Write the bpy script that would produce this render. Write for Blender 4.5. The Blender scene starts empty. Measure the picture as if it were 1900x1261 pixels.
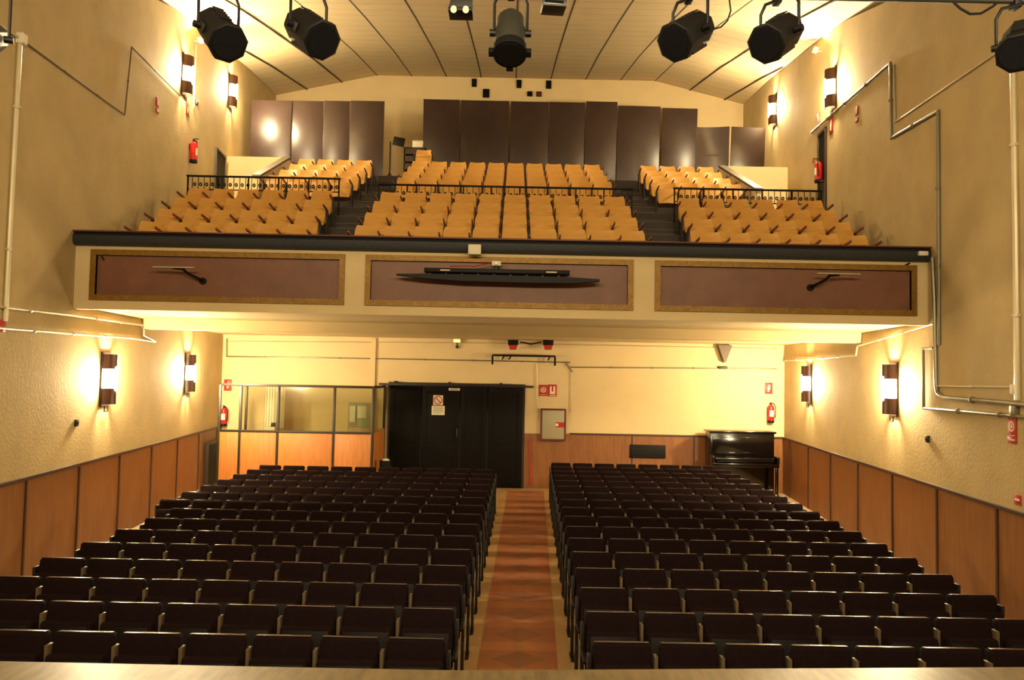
import bpy, bmesh, math, random
from mathutils import Vector, Matrix
random.seed(7)
C = bpy.context.scene.collection
SC = bpy.context.scene

# ------------------------------------------------------------------ camera
F_PX, W_PX, H_PX = 1455.0, 1900.0, 1261.0
CAM = Vector((0, 0, 3.0))
psi, pit, rol = 0.0012, 0.0443, 0.0195
Fv = Vector((math.sin(psi)*math.cos(pit), math.cos(psi)*math.cos(pit), math.sin(pit)))
R0 = Vector((math.cos(psi), -math.sin(psi), 0)); U0 = R0.cross(Fv)
Rv = R0*math.cos(rol) + U0*math.sin(rol); Uv = U0*math.cos(rol) - R0*math.sin(rol)
cd = bpy.data.cameras.new('camera'); cam = bpy.data.objects.new('camera', cd); C.objects.link(cam)
cd.sensor_width = 36; cd.lens = F_PX/W_PX*36; cd.clip_start = 0.05; cd.clip_end = 200
m = Matrix.Identity(4)
for i in range(3):
    m[i][0], m[i][1], m[i][2], m[i][3] = Rv[i], Uv[i], -Fv[i], CAM[i]
cam.matrix_world = m
SC.camera = cam
# ------------------------------------------------------------------ world, exposure, large lights
wd = bpy.data.worlds.new('world'); SC.world = wd; wd.use_nodes = True
wd.node_tree.nodes['Background'].inputs[0].default_value = (1.0, 0.72, 0.42, 1)
wd.node_tree.nodes['Background'].inputs[1].default_value = 0.10
SC.view_settings.view_transform = 'Standard'; SC.view_settings.look = 'None'
SC.view_settings.gamma = 1; SC.view_settings.use_curve_mapping = False
SC.view_settings.exposure = -0.24
WARM = (1.0, 0.79, 0.46)
def area(name, loc, target, sx, sy, watts, col=WARM):
    l = bpy.data.lights.new(name, 'AREA'); l.shape = 'RECTANGLE'; l.size = sx; l.size_y = sy
    l.energy = watts; l.color = col
    o = bpy.data.objects.new(name, l); C.objects.link(o); o.location = loc
    o.rotation_euler = (Vector(target)-Vector(loc)).to_track_quat('-Z', 'Y').to_euler()
    return o
area('added_front_fill', (0, 1.0, 6.2), (0, 15, 7.5), 7, 0.5, 1000)  # added fill from the stage end, brightens the balcony; no fixture exists
area('added_side_fill', (-4.2, 3.0, 6.0), (2, 12, 7.0), 0.8, 0.8, 110)  # added pair of side fills, not lamps of the hall
area('added_side_fill', (4.2, 3.0, 6.0), (-2, 12, 7.0), 0.8, 0.8, 110)
SCONCE_E = 1300.0
FLOOD_W = 250.0

# ------------------------------------------------------------------ pixel helpers (pixels of the photograph -> points in the hall)
def ray(px, py):
    return (Fv*F_PX + Rv*(px-W_PX/2) - Uv*(py-H_PX/2)).normalized()
def hit(px, py, p0, n):
    d = ray(px, py); t = (Vector(p0)-CAM).dot(n)/d.dot(n); return CAM + d*t
def at(px, py, Y): return hit(px, py, (0, Y, 0), Vector((0, 1, 0)))
LA, LD, RA, RD = 5.40, .110, 5.15, .104
def XL(y): return -(LA + LD*y)
def XR(y): return RA + RD*y
NL = Vector((1, LD, 0)).normalized(); NR = Vector((-1, RD, 0)).normalized()
def onL(px, py): return hit(px, py, (-LA, 0, 0), NL)
def onR(px, py): return hit(px, py, (RA, 0, 0), NR)
YB, YU, YF = 21.0, 27.0, 12.0       # lower rear wall, upper rear wall, balcony front
def rz(n): return math.atan2(n.x, -n.y)

# ------------------------------------------------------------------ materials
def lin(h):
    h = h.lstrip('#'); v = [int(h[i:i+2], 16)/255 for i in (0, 2, 4)]
    return tuple((c/12.92 if c <= .04045 else ((c+.055)/1.055)**2.4) for c in v) + (1,)
def mat(name, col, rough=.6, metal=0, var=0.0, scale=4, stretch=(1, 1, 1), bump=0, bscale=60, col2=None, emis=None, es=0, spec=None):
    m = bpy.data.materials.new(name); m.use_nodes = True; nt = m.node_tree; b = nt.nodes['Principled BSDF']
    c = lin(col); b.inputs['Base Color'].default_value = c
    b.inputs['Roughness'].default_value = rough; b.inputs['Metallic'].default_value = metal
    if spec is not None: b.inputs['Specular IOR Level'].default_value = spec
    tc = nt.nodes.new('ShaderNodeTexCoord'); mp = nt.nodes.new('ShaderNodeMapping')
    mp.inputs['Scale'].default_value = stretch; nt.links.new(tc.outputs['Object'], mp.inputs['Vector'])
    if var or col2:
        nz = nt.nodes.new('ShaderNodeTexNoise'); nz.inputs['Scale'].default_value = scale; nz.inputs['Detail'].default_value = 6
        nz.inputs['Roughness'].default_value = .6
        nt.links.new(mp.outputs[0], nz.inputs['Vector'])
        cr = nt.nodes.new('ShaderNodeValToRGB'); cr.color_ramp.elements[0].position = .32; cr.color_ramp.elements[1].position = .68
        c2 = lin(col2) if col2 else tuple(min(1, x*(1-var)) for x in c[:3])+(1,)
        cr.color_ramp.elements[0].color = c2; cr.color_ramp.elements[1].color = c
        nt.links.new(nz.outputs['Fac'], cr.inputs['Fac']); nt.links.new(cr.outputs['Color'], b.inputs['Base Color'])
    if bump:
        n2 = nt.nodes.new('ShaderNodeTexNoise'); n2.inputs['Scale'].default_value = bscale; n2.inputs['Detail'].default_value = 4
        nt.links.new(mp.outputs[0], n2.inputs['Vector'])
        bp = nt.nodes.new('ShaderNodeBump'); bp.inputs['Strength'].default_value = bump; bp.inputs['Distance'].default_value = .02
        nt.links.new(n2.outputs['Fac'], bp.inputs['Height']); nt.links.new(bp.outputs['Normal'], b.inputs['Normal'])
    if emis:
        b.inputs['Emission Color'].default_value = lin(emis) if isinstance(emis, str) else tuple(emis)+(1,)
        b.inputs['Emission Strength'].default_value = es
    return m
M = {}
M['plaster'] = mat('tan_plaster', 'baa474', .85, var=.16, scale=1.3, bump=.25, bscale=22)
M['cream'] = mat('cream_plaster', 'd6c092', .8, var=.08, scale=1.5, bump=.12, bscale=25)
M['ceil'] = mat('ceiling_board', 'cfbb93', .8, var=.08, scale=2)
M['seam'] = mat('ceiling_seam', '3c3020', .8)
M['soffit'] = mat('soffit_plaster', 'c8b282', .75, var=.08, scale=1.2)
M['floor'] = mat('terrazzo_floor', 'b9a07a', .45, var=.15, scale=30)
M['carpet_edge'] = mat('aisle_floor', 'b08a58', .7, var=.15, scale=14)
M['stagefloor'] = mat('stage_boards', '7c6a4a', .38, var=.5, scale=2.5, stretch=(7, 1.5, 1))
M['veneer'] = mat('wainscot_veneer', '8c5a2c', .5, scale=5, stretch=(3, 3, .35), col2='784a22', bump=.05)
M['veneer2'] = mat('pale_veneer', 'c4803c', .45, scale=5, stretch=(3, 3, .35), col2='b06e30')
M['batten'] = mat('dark_batten', '3a1f10', .5)
M['gilt'] = mat('gilt_moulding', '8f6a26', .45, metal=.35, var=.35, scale=18, bump=.3, bscale=50)
M['mauve'] = mat('brown_panel', '784f3c', .5, scale=2.5, col2='684334', bump=.1)
M['ledge'] = mat('balcony_rail_cloth', '20242a', .6, var=.3, scale=20, bump=.3)
M['ledgetop'] = mat('ledge_board', '5a2a18', .5)
M['darkfab'] = mat('dark_upholstery', '1a0b0c', .9, var=.3, scale=25, bump=.15, bscale=120, spec=.12)
M['darkpan'] = mat('dark_panel', '0b0606', .55, spec=.15)
M['trim'] = mat('glossy_trim', '2a1810', .25)
M['post'] = mat('beige_metal', '5c4c36', .5)
M['iron'] = mat('dark_iron', '1c1716', .5, metal=.3)
M['ply'] = mat('honey_plywood', 'd2a052', .42, scale=4, stretch=(1, 1, 6), col2='c49044')
M['armwood'] = mat('red_brown_wood', '5e2416', .4)
M['step'] = mat('dark_step_boards', '2e231c', .6, var=.4, scale=8)
M['stepedge'] = mat('worn_nosing', '584838', .5)
M['flat'] = mat('brown_hardboard', '3a2a26', .33, scale=3, col2='31231f')
M['pipe'] = mat('painted_conduit', 'c0b494', .35, metal=.2)
M['pipeg'] = mat('grey_conduit', '7c7660', .4, metal=.5)
M['black'] = mat('black_paint', '090809', .5, spec=.2)
M['blackgloss'] = mat('black_lacquer', '080606', .15)
M['lens'] = mat('dark_lens', '0c0e12', .12, spec=.3)
M['grey'] = mat('grey_metal', '35352f', .45, metal=.5)
M['white'] = mat('white_paint', 'd8d0bc', .5)
M['paper'] = mat('paper', 'e0d8c0', .8)
M['red'] = mat('signal_red', 'b01812', .35)
M['redsign'] = mat('red_sign', 'a8241a', .5)
M['glassblade'] = mat('pale_glass', 'a8a490', .15)
M['door'] = mat('dark_door', '0b0807', .6, var=.3, scale=6, spec=.15)
M['alu'] = mat('dark_aluminium', '2e2619', .45, metal=.2)
M['cab'] = mat('cabinet_grey', '9c947a', .4)
M['shade'] = mat('sconce_shade', '4a2a1c', .35)
M['wood_d'] = mat('dark_frame_wood', '2a1c12', .5)
M['bulb'] = mat('lit_diffuser', 'ffffff', .5, emis=(1.0, .79, .46), es=SCONCE_E)
M['exit'] = mat('lit_exit_sign', 'e0d040', .5, emis=(1.0, .8, .2), es=2.5)
M['ivory'] = mat('ivory_keys', 'd8d0b8', .3)
M['brass'] = mat('brass', 'a07830', .3, metal=.8)
M['green'] = mat('leaflet_green', 'a0aa84', .7)
M['mixleaf'] = mat('leaflet_mix', 'b07050', .7, scale=40, col2='d8c8a0')
# glass: mostly clear pane with a reflection
g = bpy.data.materials.new('window_glass'); g.use_nodes = True; nt = g.node_tree
for n in list(nt.nodes): nt.nodes.remove(n)
o = nt.nodes.new('ShaderNodeOutputMaterial'); tr = nt.nodes.new('ShaderNodeBsdfTransparent'); gl = nt.nodes.new('ShaderNodeBsdfGlossy')
tr.inputs[0].default_value = (.86, .88, .8, 1); gl.inputs['Roughness'].default_value = .08
mx = nt.nodes.new('ShaderNodeMixShader'); mx.inputs[0].default_value = .12
nt.links.new(tr.outputs[0], mx.inputs[1]); nt.links.new(gl.outputs[0], mx.inputs[2]); nt.links.new(mx.outputs[0], o.inputs[0])
M['glass'] = g
# runner carpet: row bands paint in the seats' shadows, with a darker lozenge in each
def carpet_mat():
    m = mat('orange_runner', 'b0602c', .9); nt = m.node_tree; b = nt.nodes['Principled BSDF']
    N = nt.nodes.new; L = nt.links.new
    tc = N('ShaderNodeTexCoord'); sp = N('ShaderNodeSeparateXYZ'); L(tc.outputs['Object'], sp.inputs[0])
    def mth(op, a, bv=None):
        n = N('ShaderNodeMath'); n.operation = op
        for i, v in enumerate((a, bv)):
            if v is None: continue
            if isinstance(v, (int, float)): n.inputs[i].default_value = v
            else: L(v, n.inputs[i])
        return n.outputs[0]
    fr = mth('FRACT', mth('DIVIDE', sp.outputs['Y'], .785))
    lit_band = mth('LESS_THAN', fr, .36)
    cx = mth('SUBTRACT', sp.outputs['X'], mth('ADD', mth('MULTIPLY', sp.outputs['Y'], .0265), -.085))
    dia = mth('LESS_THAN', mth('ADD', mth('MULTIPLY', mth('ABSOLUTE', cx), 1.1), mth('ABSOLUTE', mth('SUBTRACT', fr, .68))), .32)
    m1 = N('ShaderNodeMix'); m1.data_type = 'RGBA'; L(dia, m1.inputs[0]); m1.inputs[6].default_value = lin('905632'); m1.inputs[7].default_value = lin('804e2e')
    m2 = N('ShaderNodeMix'); m2.data_type = 'RGBA'; L(lit_band, m2.inputs[0]); L(m1.outputs[2], m2.inputs[6]); m2.inputs[7].default_value = lin('9e6036')
    nz = N('ShaderNodeTexNoise'); nz.inputs['Scale'].default_value = 9
    m3 = N('ShaderNodeMix'); m3.data_type = 'RGBA'; m3.inputs[0].default_value = .25; L(m2.outputs[2], m3.inputs[6]); L(nz.outputs['Color'], m3.inputs[7]); m3.blend_type = 'SOFT_LIGHT'
    L(m3.outputs[2], b.inputs['Base Color'])
    return m
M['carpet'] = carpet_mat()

# ------------------------------------------------------------------ mesh builder
class MB:
    def __init__(s): s.bm = bmesh.new()
    def quad(s, *ps):
        return s.bm.faces.new([s.bm.verts.new(p) for p in ps])
    def box(s, x0, x1, y0, y1, z0, z1, bev=0, T=None, seg=2):
        vs = [s.bm.verts.new((x, y, z)) for x in (x0, x1) for y in (y0, y1) for z in (z0, z1)]
        fs = [s.bm.faces.new([vs[i] for i in f]) for f in ((0, 1, 3, 2), (4, 6, 7, 5), (0, 4, 5, 1), (2, 3, 7, 6), (0, 2, 6, 4), (1, 5, 7, 3))]
        allv = vs
        if bev:
            es = {e for f in fs for e in f.edges}
            r = bmesh.ops.bevel(s.bm, geom=list(es), offset=bev, segments=seg, profile=.5, affect='EDGES')
            allv = list({v for f in r['faces'] for v in f.verts})
        if T is not None: bmesh.ops.transform(s.bm, matrix=T, verts=allv)
        return s
    def prism(s, pts, y0, y1, T=None, bev=0):      # polygon in x,z swept along y
        a = [s.bm.verts.new((x, y0, z)) for x, z in pts]; b = [s.bm.verts.new((x, y1, z)) for x, z in pts]
        fs = [s.bm.faces.new(a), s.bm.faces.new(b[::-1])]
        n = len(pts)
        for i in range(n): fs.append(s.bm.faces.new((a[i], b[i], b[(i+1) % n], a[(i+1) % n])))
        vv = a+b
        if bev:
            es = set(fs[0].edges) | set(fs[1].edges)
            r = bmesh.ops.bevel(s.bm, geom=list(es), offset=bev, segments=2, profile=.5, affect='EDGES')
            vv = list({v for f in r['faces'] for v in f.verts} | {v for v in vv if v.is_valid})
        if T is not None: bmesh.ops.transform(s.bm, matrix=T, verts=vv)
        return s
    def cyl(s, p0, p1, r0, r1=None, n=16, cap=True):
        p0 = Vector(p0); p1 = Vector(p1); r1 = r0 if r1 is None else r1
        d = (p1-p0).normalized(); u = d.orthogonal().normalized(); w = d.cross(u)
        A = []; B = []
        for i in range(n):
            a = 2*math.pi*(i+.5)/n; k = u*math.cos(a)+w*math.sin(a)
            A.append(s.bm.verts.new(p0+k*r0)); B.append(s.bm.verts.new(p1+k*r1))
        for i in range(n): s.bm.faces.new((A[i], A[(i+1) % n], B[(i+1) % n], B[i]))
        if cap: s.bm.faces.new(A[::-1]); s.bm.faces.new(B)
        return s
    def tube(s, pts, r, n=8, closed=False):
        pts = [Vector(p) for p in pts]
        if len(pts) < 2: return s
        d = (pts[1]-pts[0]).normalized(); u = d.orthogonal().normalized()
        rings = []
        for i, p in enumerate(pts):
            a = (p-pts[i-1]).normalized() if i else (pts[1]-p).normalized()
            b = (pts[i+1]-p).normalized() if i < len(pts)-1 else a
            t = (a+b); t = t.normalized() if t.length > 1e-6 else a
            u = (u - t*u.dot(t)); u = u.normalized() if u.length > 1e-6 else t.orthogonal().normalized()
            w = t.cross(u); c = max(.5, t.dot(a)); mit = 1/c
            # widen in the plane of the bend so the tube keeps its thickness
            bend = (b-a); bend = bend.normalized() if bend.length > 1e-5 else None
            rg = []
            for k in range(n):
                an = 2*math.pi*k/n; v = u*math.cos(an)*r + w*math.sin(an)*r
                if bend is not None: v = v + bend*(v.dot(bend))*(mit-1)
                rg.append(s.bm.verts.new(p+v))
            rings.append(rg)
        for i in range(len(rings)-1):
            for k in range(n): s.bm.faces.new((rings[i][k], rings[i][(k+1) % n], rings[i+1][(k+1) % n], rings[i+1][k]))
        s.bm.faces.new(rings[0][::-1]); s.bm.faces.new(rings[-1])
        return s
    def lathe(s, prof, n=20, T=None):
        rings = []
        for r, z in prof:
            rings.append([s.bm.verts.new((r*math.cos(2*math.pi*k/n), r*math.sin(2*math.pi*k/n), z)) for k in range(n)])
        for i in range(len(rings)-1):
            for k in range(n): s.bm.faces.new((rings[i][k], rings[i][(k+1) % n], rings[i+1][(k+1) % n], rings[i+1][k]))
        s.bm.faces.new(rings[0][::-1]); s.bm.faces.new(rings[-1])
        if T is not None: bmesh.ops.transform(s.bm, matrix=T, verts=[v for r in rings for v in r])
        return s
    def build(s, name, m, parent=None, sharp=35):
        bm = s.bm
        bmesh.ops.recalc_face_normals(bm, faces=bm.faces)
        bm.normal_update()
        for f in bm.faces: f.smooth = True
        lim = math.radians(sharp)
        for e in bm.edges:
            if len(e.link_faces) != 2 or e.calc_face_angle(0) > lim: e.smooth = False
        me = bpy.data.meshes.new(name); bm.to_mesh(me); bm.free()
        me.materials.append(M[m] if isinstance(m, str) else m)
        o = bpy.data.objects.new(name, me); C.objects.link(o)
        if parent: o.parent = parent
        return o
def tag(o, label=None, cat=None, group=None, kind=None):
    if label: o['label'] = label
    if cat: o['category'] = cat
    if group: o['group'] = group
    if kind: o['kind'] = kind
    return o
def thing(name, label, cat, loc=(0, 0, 0), rotz=0, group=None):
    o = bpy.data.objects.new(name, None); C.objects.link(o); o.empty_display_size = .1
    o.location = loc; o.rotation_euler = (0, 0, rotz)
    return tag(o, label, cat, group)
def struct(name, mb, m, label=None):
    o = mb.build(name, m); o['kind'] = 'structure'
    if label: o['label'] = label
    return o
KIDS = {}
def collect():
    KIDS.clear()
    for o in bpy.data.objects:
        if o.parent: KIDS.setdefault(o.parent.name, []).append(o)
def dup(root, loc, rotz=None, label=None, group=None):
    def cp(o, par):
        c = o.copy(); C.objects.link(c)
        if par: c.parent = par
        for ch in KIDS.get(o.name, []): cp(ch, c)
        return c
    r = cp(root, None); r.location = loc
    if rotz is not None: r.rotation_euler = (0, 0, rotz)
    if label: r['label'] = label
    if group: r['group'] = group
    return r
ORD = ['first', 'second', 'third', 'fourth', 'fifth', 'sixth', 'seventh', 'eighth', 'ninth', 'tenth', 'eleventh', 'twelfth',
       'thirteenth', 'fourteenth', 'fifteenth', 'sixteenth', 'seventeenth']

# ------------------------------------------------------------------ the shell
b = MB(); b.box(-9, 9, 4.0, 21.2, -.2, 0); struct('floor', b, 'floor')
def wallslab(name, X, y0, y1, z0, z1, side, m, t=.2, off=0):
    b = MB(); s = -1 if side == 'L' else 1
    pts = [(X(y0)-s*off, y0), (X(y1)-s*off, y1), (X(y1)+s*t, y1), (X(y0)+s*t, y0)]
    lo = [b.bm.verts.new((x, y, z0)) for x, y in pts]; hi = [b.bm.verts.new((x, y, z1)) for x, y in pts]
    b.bm.faces.new(lo); b.bm.faces.new(hi[::-1])
    for i in range(4): b.bm.faces.new((lo[i], lo[(i+1) % 4], hi[(i+1) % 4], hi[i]))
    return b
def profile_wall(name, X, side):
    # wall follows the ceiling line at its top
    b = MB(); s = -1 if side == 'L' else 1; t = .25
    ys = [3.0, 16, 18.5, 23, 27.3]
    I = []; O = []
    for y in ys:
        I.append((b.bm.verts.new((X(y), y, 0)), b.bm.verts.new((X(y), y, zc_side(y)+.02))))
        O.append((b.bm.verts.new((X(y)+s*t, y, 0)), b.bm.verts.new((X(y)+s*t, y, zc_side(y)+.02))))
    for i in range(len(ys)-1):
        b.bm.faces.new((I[i][0], I[i+1][0], I[i+1][1], I[i][1])); b.bm.faces.new((O[i][0], O[i][1], O[i+1][1], O[i+1][0]))
        b.bm.faces.new((I[i][1], I[i+1][1], O[i+1][1], O[i][1])); b.bm.faces.new((I[i][0], O[i][0], O[i+1][0], I[i+1][0]))
    for k in (0, -1): b.bm.faces.new((I[k][0], I[k][1], O[k][1], O[k][0]))
    return struct(name, b, 'plaster')
CZ = [(2.5, 6.15), (14, 7.55), (16.5, 8.0), (18.5, 8.5), (23, 9.5), (27.3, 10.25)]
def interp(tab, y):
    for (a, za), (c, zc) in zip(tab, tab[1:]):
        if y <= c: return za+(zc-za)*(y-a)/(c-a)
    return tab[-1][1]
# z values above are heights over the camera's eye line minus the floor offset
def zc_mid(y): return interp([(2.5, 6.5), (14, 10.35), (16.5, 11.0), (18.5, 11.5), (23, 12.55), (27.3, 13.42)], y)
def zc_side(y): return zc_mid(y) - interp([(2.5, .25), (16, .4), (27.3, .82)], y)
profile_wall('wall_left', XL, 'L'); profile_wall('wall_right', XR, 'R')
# ceiling with a flat middle and sloping flanks
b = MB(); ys = [2.5, 6, 10, 14, 16.5, 18.5, 20.5, 23, 25, 27.3]
def cx(y): return [XL(y)-.2, -4.86, 4.86, XR(y)+.2]
rows = []
for y in ys:
    x0, x1, x2, x3 = cx(y)
    rows.append([(b.bm.verts.new((x, y, z)), b.bm.verts.new((x, y, z+.2))) for x, z in ((x0, zc_side(y)), (x1, zc_mid(y)), (x2, zc_mid(y)), (x3, zc_side(y)))])
for i in range(len(rows)-1):
    for j in range(3):
        for k in (0, 1): b.bm.faces.new((rows[i][j][k], rows[i][j+1][k], rows[i+1][j+1][k], rows[i+1][j][k]))
for i in (0, -1):
    for j in range(3): b.bm.faces.new((rows[i][j][0], rows[i][j+1][0], rows[i][j+1][1], rows[i][j][1]))
ceil = struct('ceiling', b, 'ceil')
def zc_at(x, y):
    if abs(x) <= 4.86: return zc_mid(y)
    X = XL(y) if x < 0 else XR(y)
    return zc_mid(y) + (zc_side(y)-zc_mid(y))*min(1, (abs(x)-4.86)/(abs(X)-4.86))
# long seams 1.215 m apart, cross joints
b = MB()
for k in range(-7, 8):
    x = k*1.215
    pts = [y for y in ys if (XL(y)+.05 < x < XR(y)-.05)]
    if pts and pts[0] > ys[0]:
        yw = (abs(x)+.05-(LA if x < 0 else RA))/(LD if x < 0 else RD); pts = [yw]+pts
    for y0, y1 in zip(pts, pts[1:]):
        z0, z1 = zc_at(x, y0), zc_at(x, y1)
        b.quad((x-.018, y0, z0-.004), (x+.018, y0, z0-.004), (x+.018, y1, z1-.004), (x-.018, y1, z1-.004))
        b.quad((x-.018, y0, z0-.004), (x-.018, y1, z1-.004), (x-.018, y1, z1+.02), (x-.018, y0, z0+.02))
        b.quad((x+.018, y0, z0-.004), (x+.018, y1, z1-.004), (x+.018, y1, z1+.02), (x+.018, y0, z0+.02))
b.build('seam_battens', 'seam', ceil)
b = MB(); y = 6.0
while y < 26.9:
    xs = [XL(y), -4.86, 4.86, XR(y)]
    for x0, x1 in zip(xs, xs[1:]):
        b.quad((x0, y, zc_at(x0, y)-.003), (x1, y, zc_at(x1, y)-.003), (x1, y+.012, zc_at(x1, y+.012)-.003), (x0, y+.012, zc_at(x0, y+.012)-.003))
    y += .61
b.build('cross_joints', mat('faint_joint', '6a583a', .8), ceil)
# rear walls
b = MB(); b.box(XL(YB), XR(YB), YB, YB+.2, 0, 3.98); struct('wall_back', b, 'cream')
b = MB()
x0, x3 = XL(YU)-.1, XR(YU)+.1
b.prism([(x0, 7.5), (x3, 7.5), (x3, zc_side(YU)+.03), (4.86, zc_mid(YU)+.03), (-4.86, zc_mid(YU)+.03), (x0, zc_side(YU)+.03)], YU, YU+.25)
struct('wall_balcony_rear', b, 'cream')
# stage apron in front of the camera
b = MB(); E = [hit(x, y, (0, 0, 1.12), Vector((0, 0, 1))) for x, y in ((0, 1226), (425, 1235), (850, 1243), (1375, 1240), (1900, 1237))]
E = [(-6.5, E[0].y+.1)]+[(q.x, q.y) for q in E]+[(6.5, E[-1].y+.05)]
pts = E+[(6.5, -2.5), (-6.5, -2.5)]
lo = [b.bm.verts.new((x, y, .98)) for x, y in pts]; hi = [b.bm.verts.new((x, y, 1.12)) for x, y in pts]
b.bm.faces.new(lo); b.bm.faces.new(hi[::-1])
for i in range(len(pts)): b.bm.faces.new((lo[i], lo[(i+1) % len(pts)], hi[(i+1) % len(pts)], hi[i]))
struct('stage_floor', b, 'stagefloor')
b = MB(); b.box(-5.6, 5.6, 4.6, 4.7, 0, .98); struct('stage_front', b, 'batten')
# soffit, downstand beam, balcony front
def span(name, y0, y1, z0, z1, m, il=.0, ir=.0, bev=0):
    b = MB(); pts = [(XL(y0)+il, y0), (XR(y0)-ir, y0), (XR(y1)-ir, y1), (XL(y1)+il, y1)]
    lo = [b.bm.verts.new((x, y, z0)) for x, y in pts]; hi = [b.bm.verts.new((x, y, z1)) for x, y in pts]
    b.bm.faces.new(lo); b.bm.faces.new(hi[::-1])
    for i in range(4): b.bm.faces.new((lo[i], lo[(i+1) % 4], hi[(i+1) % 4], hi[i]))
    return b
struct('ceiling_under_balcony', span('', YF+.12, YB, 3.93, 4.05, 'soffit'), 'soffit')
struct('trim_1', span('', 14.9, 15.3, 3.74, 3.93, 'soffit'), 'soffit')
# balcony front: wall with three sunk panels
PZ0, PZ1 = 4.02, 4.80
def fx(px, py=510): return at(px, py, YF).x
panels = [(168, 640), (678, 1175), (1215, 1700)]
xs = [XL(YF)]
for a, c in panels: xs += [fx(a), fx(c)]
xs.append(XR(YF))
b = MB()
b.box(xs[0], xs[-1], YF, YF+.14, 3.88, PZ0); b.box(xs[0], xs[-1], YF, YF+.14, PZ1, 4.86)
for i in range(0, 8, 2): b.box(xs[i], xs[i+1], YF, YF+.14, PZ0, PZ1)
b.box(xs[0], xs[-1], YF+.08, YF+.16, PZ0, PZ1)
fascia = struct('wall_balcony_front', b, 'cream')
for i in range(3):
    x0, x1 = xs[1+2*i], xs[2+2*i]
    f = MB(); w = .085
    for k, (d, y) in enumerate(((0, YF-.03), (.03, YF-.015), (.055, YF+.01))):
        a0, a1, z0, z1 = x0+d, x1-d, PZ0+d, PZ1-d; ww = w-d
        f.box(a0, a1, y, YF+.06, z0, z0+ww); f.box(a0, a1, y, YF+.06, z1-ww, z1)
        f.box(a0, a0+ww, y, YF+.06, z0+ww, z1-ww); f.box(a1-ww, a1, y, YF+.06, z0+ww, z1-ww)
    f.build('gilt_frame', 'gilt', fascia)
    p = MB(); p.box(x0+.08, x1-.08, YF+.03, YF+.075, PZ0+.08, PZ1-.08); p.build('sunk_panel', 'mauve', fascia)
# padded rail on top
b = MB()
prof = [(YF-.10, 4.86), (YF-.13, 4.92), (YF-.13, 5.0), (YF-.08, 5.05), (YF+.28, 5.05), (YF+.28, 4.86)]
a = [b.bm.verts.new((XL(YF)+.0, y, z)) for y, z in prof]; c = [b.bm.verts.new((XR(YF)-.0, y, z)) for y, z in prof]
b.bm.faces.new(a); b.bm.faces.new(c[::-1])
for i in range(6): b.bm.faces.new((a[i], c[i], c[(i+1) % 6], a[(i+1) % 6]))
rl = struct('trim_2', b, 'ledge', 'dark padded rail along the top of the balcony front')
b = MB(); b.box(XL(YF), XR(YF), YF-.14, YF+.3, 5.05, 5.075, .005); b.build('rail_cap', 'ledgetop', rl)
# raked balcony floor
TR = [(12.14, 4.6), (13.3, 4.983), (14.1, 5.366), (14.9, 5.73), (15.72, 6.13), (16.85, 6.55), (17.85, 6.9), (18.65, 7.25), (19.45, 7.6), (20.5, 8.17)]
b = MB()
ends = [t[0] for t in TR[1:]]+[27.0]
for (y0, z), y1 in zip(TR, ends):
    pts = [(XL(y0), y0), (XR(y0), y0), (XR(y1), y1), (XL(y1), y1)]
    if y0 > 17: pts = [(-6.1, y0), (5.57, y0), (5.57, y1), (-6.1, y1)]
    lo = [b.bm.verts.new((x, y, z-.62)) for x, y in pts]; hi = [b.bm.verts.new((x, y, z)) for x, y in pts]
    b.bm.faces.new(lo); b.bm.faces.new(hi[::-1])
    for i in range(4): b.bm.faces.new((lo[i], lo[(i+1) % 4], hi[(i+1) % 4], hi[i]))
for X, xin in ((XL, -6.1), (XR, 5.57)):      # landings by the side doors, lower than the rake
    pts = [(xin, 17.85), (X(17.85), 17.85), (X(20.8), 20.8), (xin, 20.8)]
    lo = [b.bm.verts.new((x, y, 6.3)) for x, y in pts]; hi = [b.bm.verts.new((x, y, 6.55)) for x, y in pts]
    b.bm.faces.new(lo); b.bm.faces.new(hi[::-1])
    for i in range(4): b.bm.faces.new((lo[i], lo[(i+1) % 4], hi[(i+1) % 4], hi[i]))
bf = struct('floor_balcony', b, 'step')
# half steps in the two stair aisles and their worn nosings
b = MB(); n = MB()
def aisle_x(y): return ((-3.45-.1*(y-12.9), -2.75), (2.3, 2.95+.1*(y-12.9)))
for (y0, z), (y1, z1) in zip(TR, TR[1:]):
    ym = y1-.28; zm = (z+z1)/2
    for xa, xb in aisle_x(min(y1, 17)):
        b.box(xa+.04, xb-.04, ym, y1, z, zm)
        n.box(xa+.04, xb-.04, ym-.01, ym+.03, zm, zm+.012); n.box(xa+.04, xb-.04, y1-.01, y1+.03, z1, z1+.012)
b.build('half_steps', 'step', bf); n.build('step_nosings', 'stepedge', bf)
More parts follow.
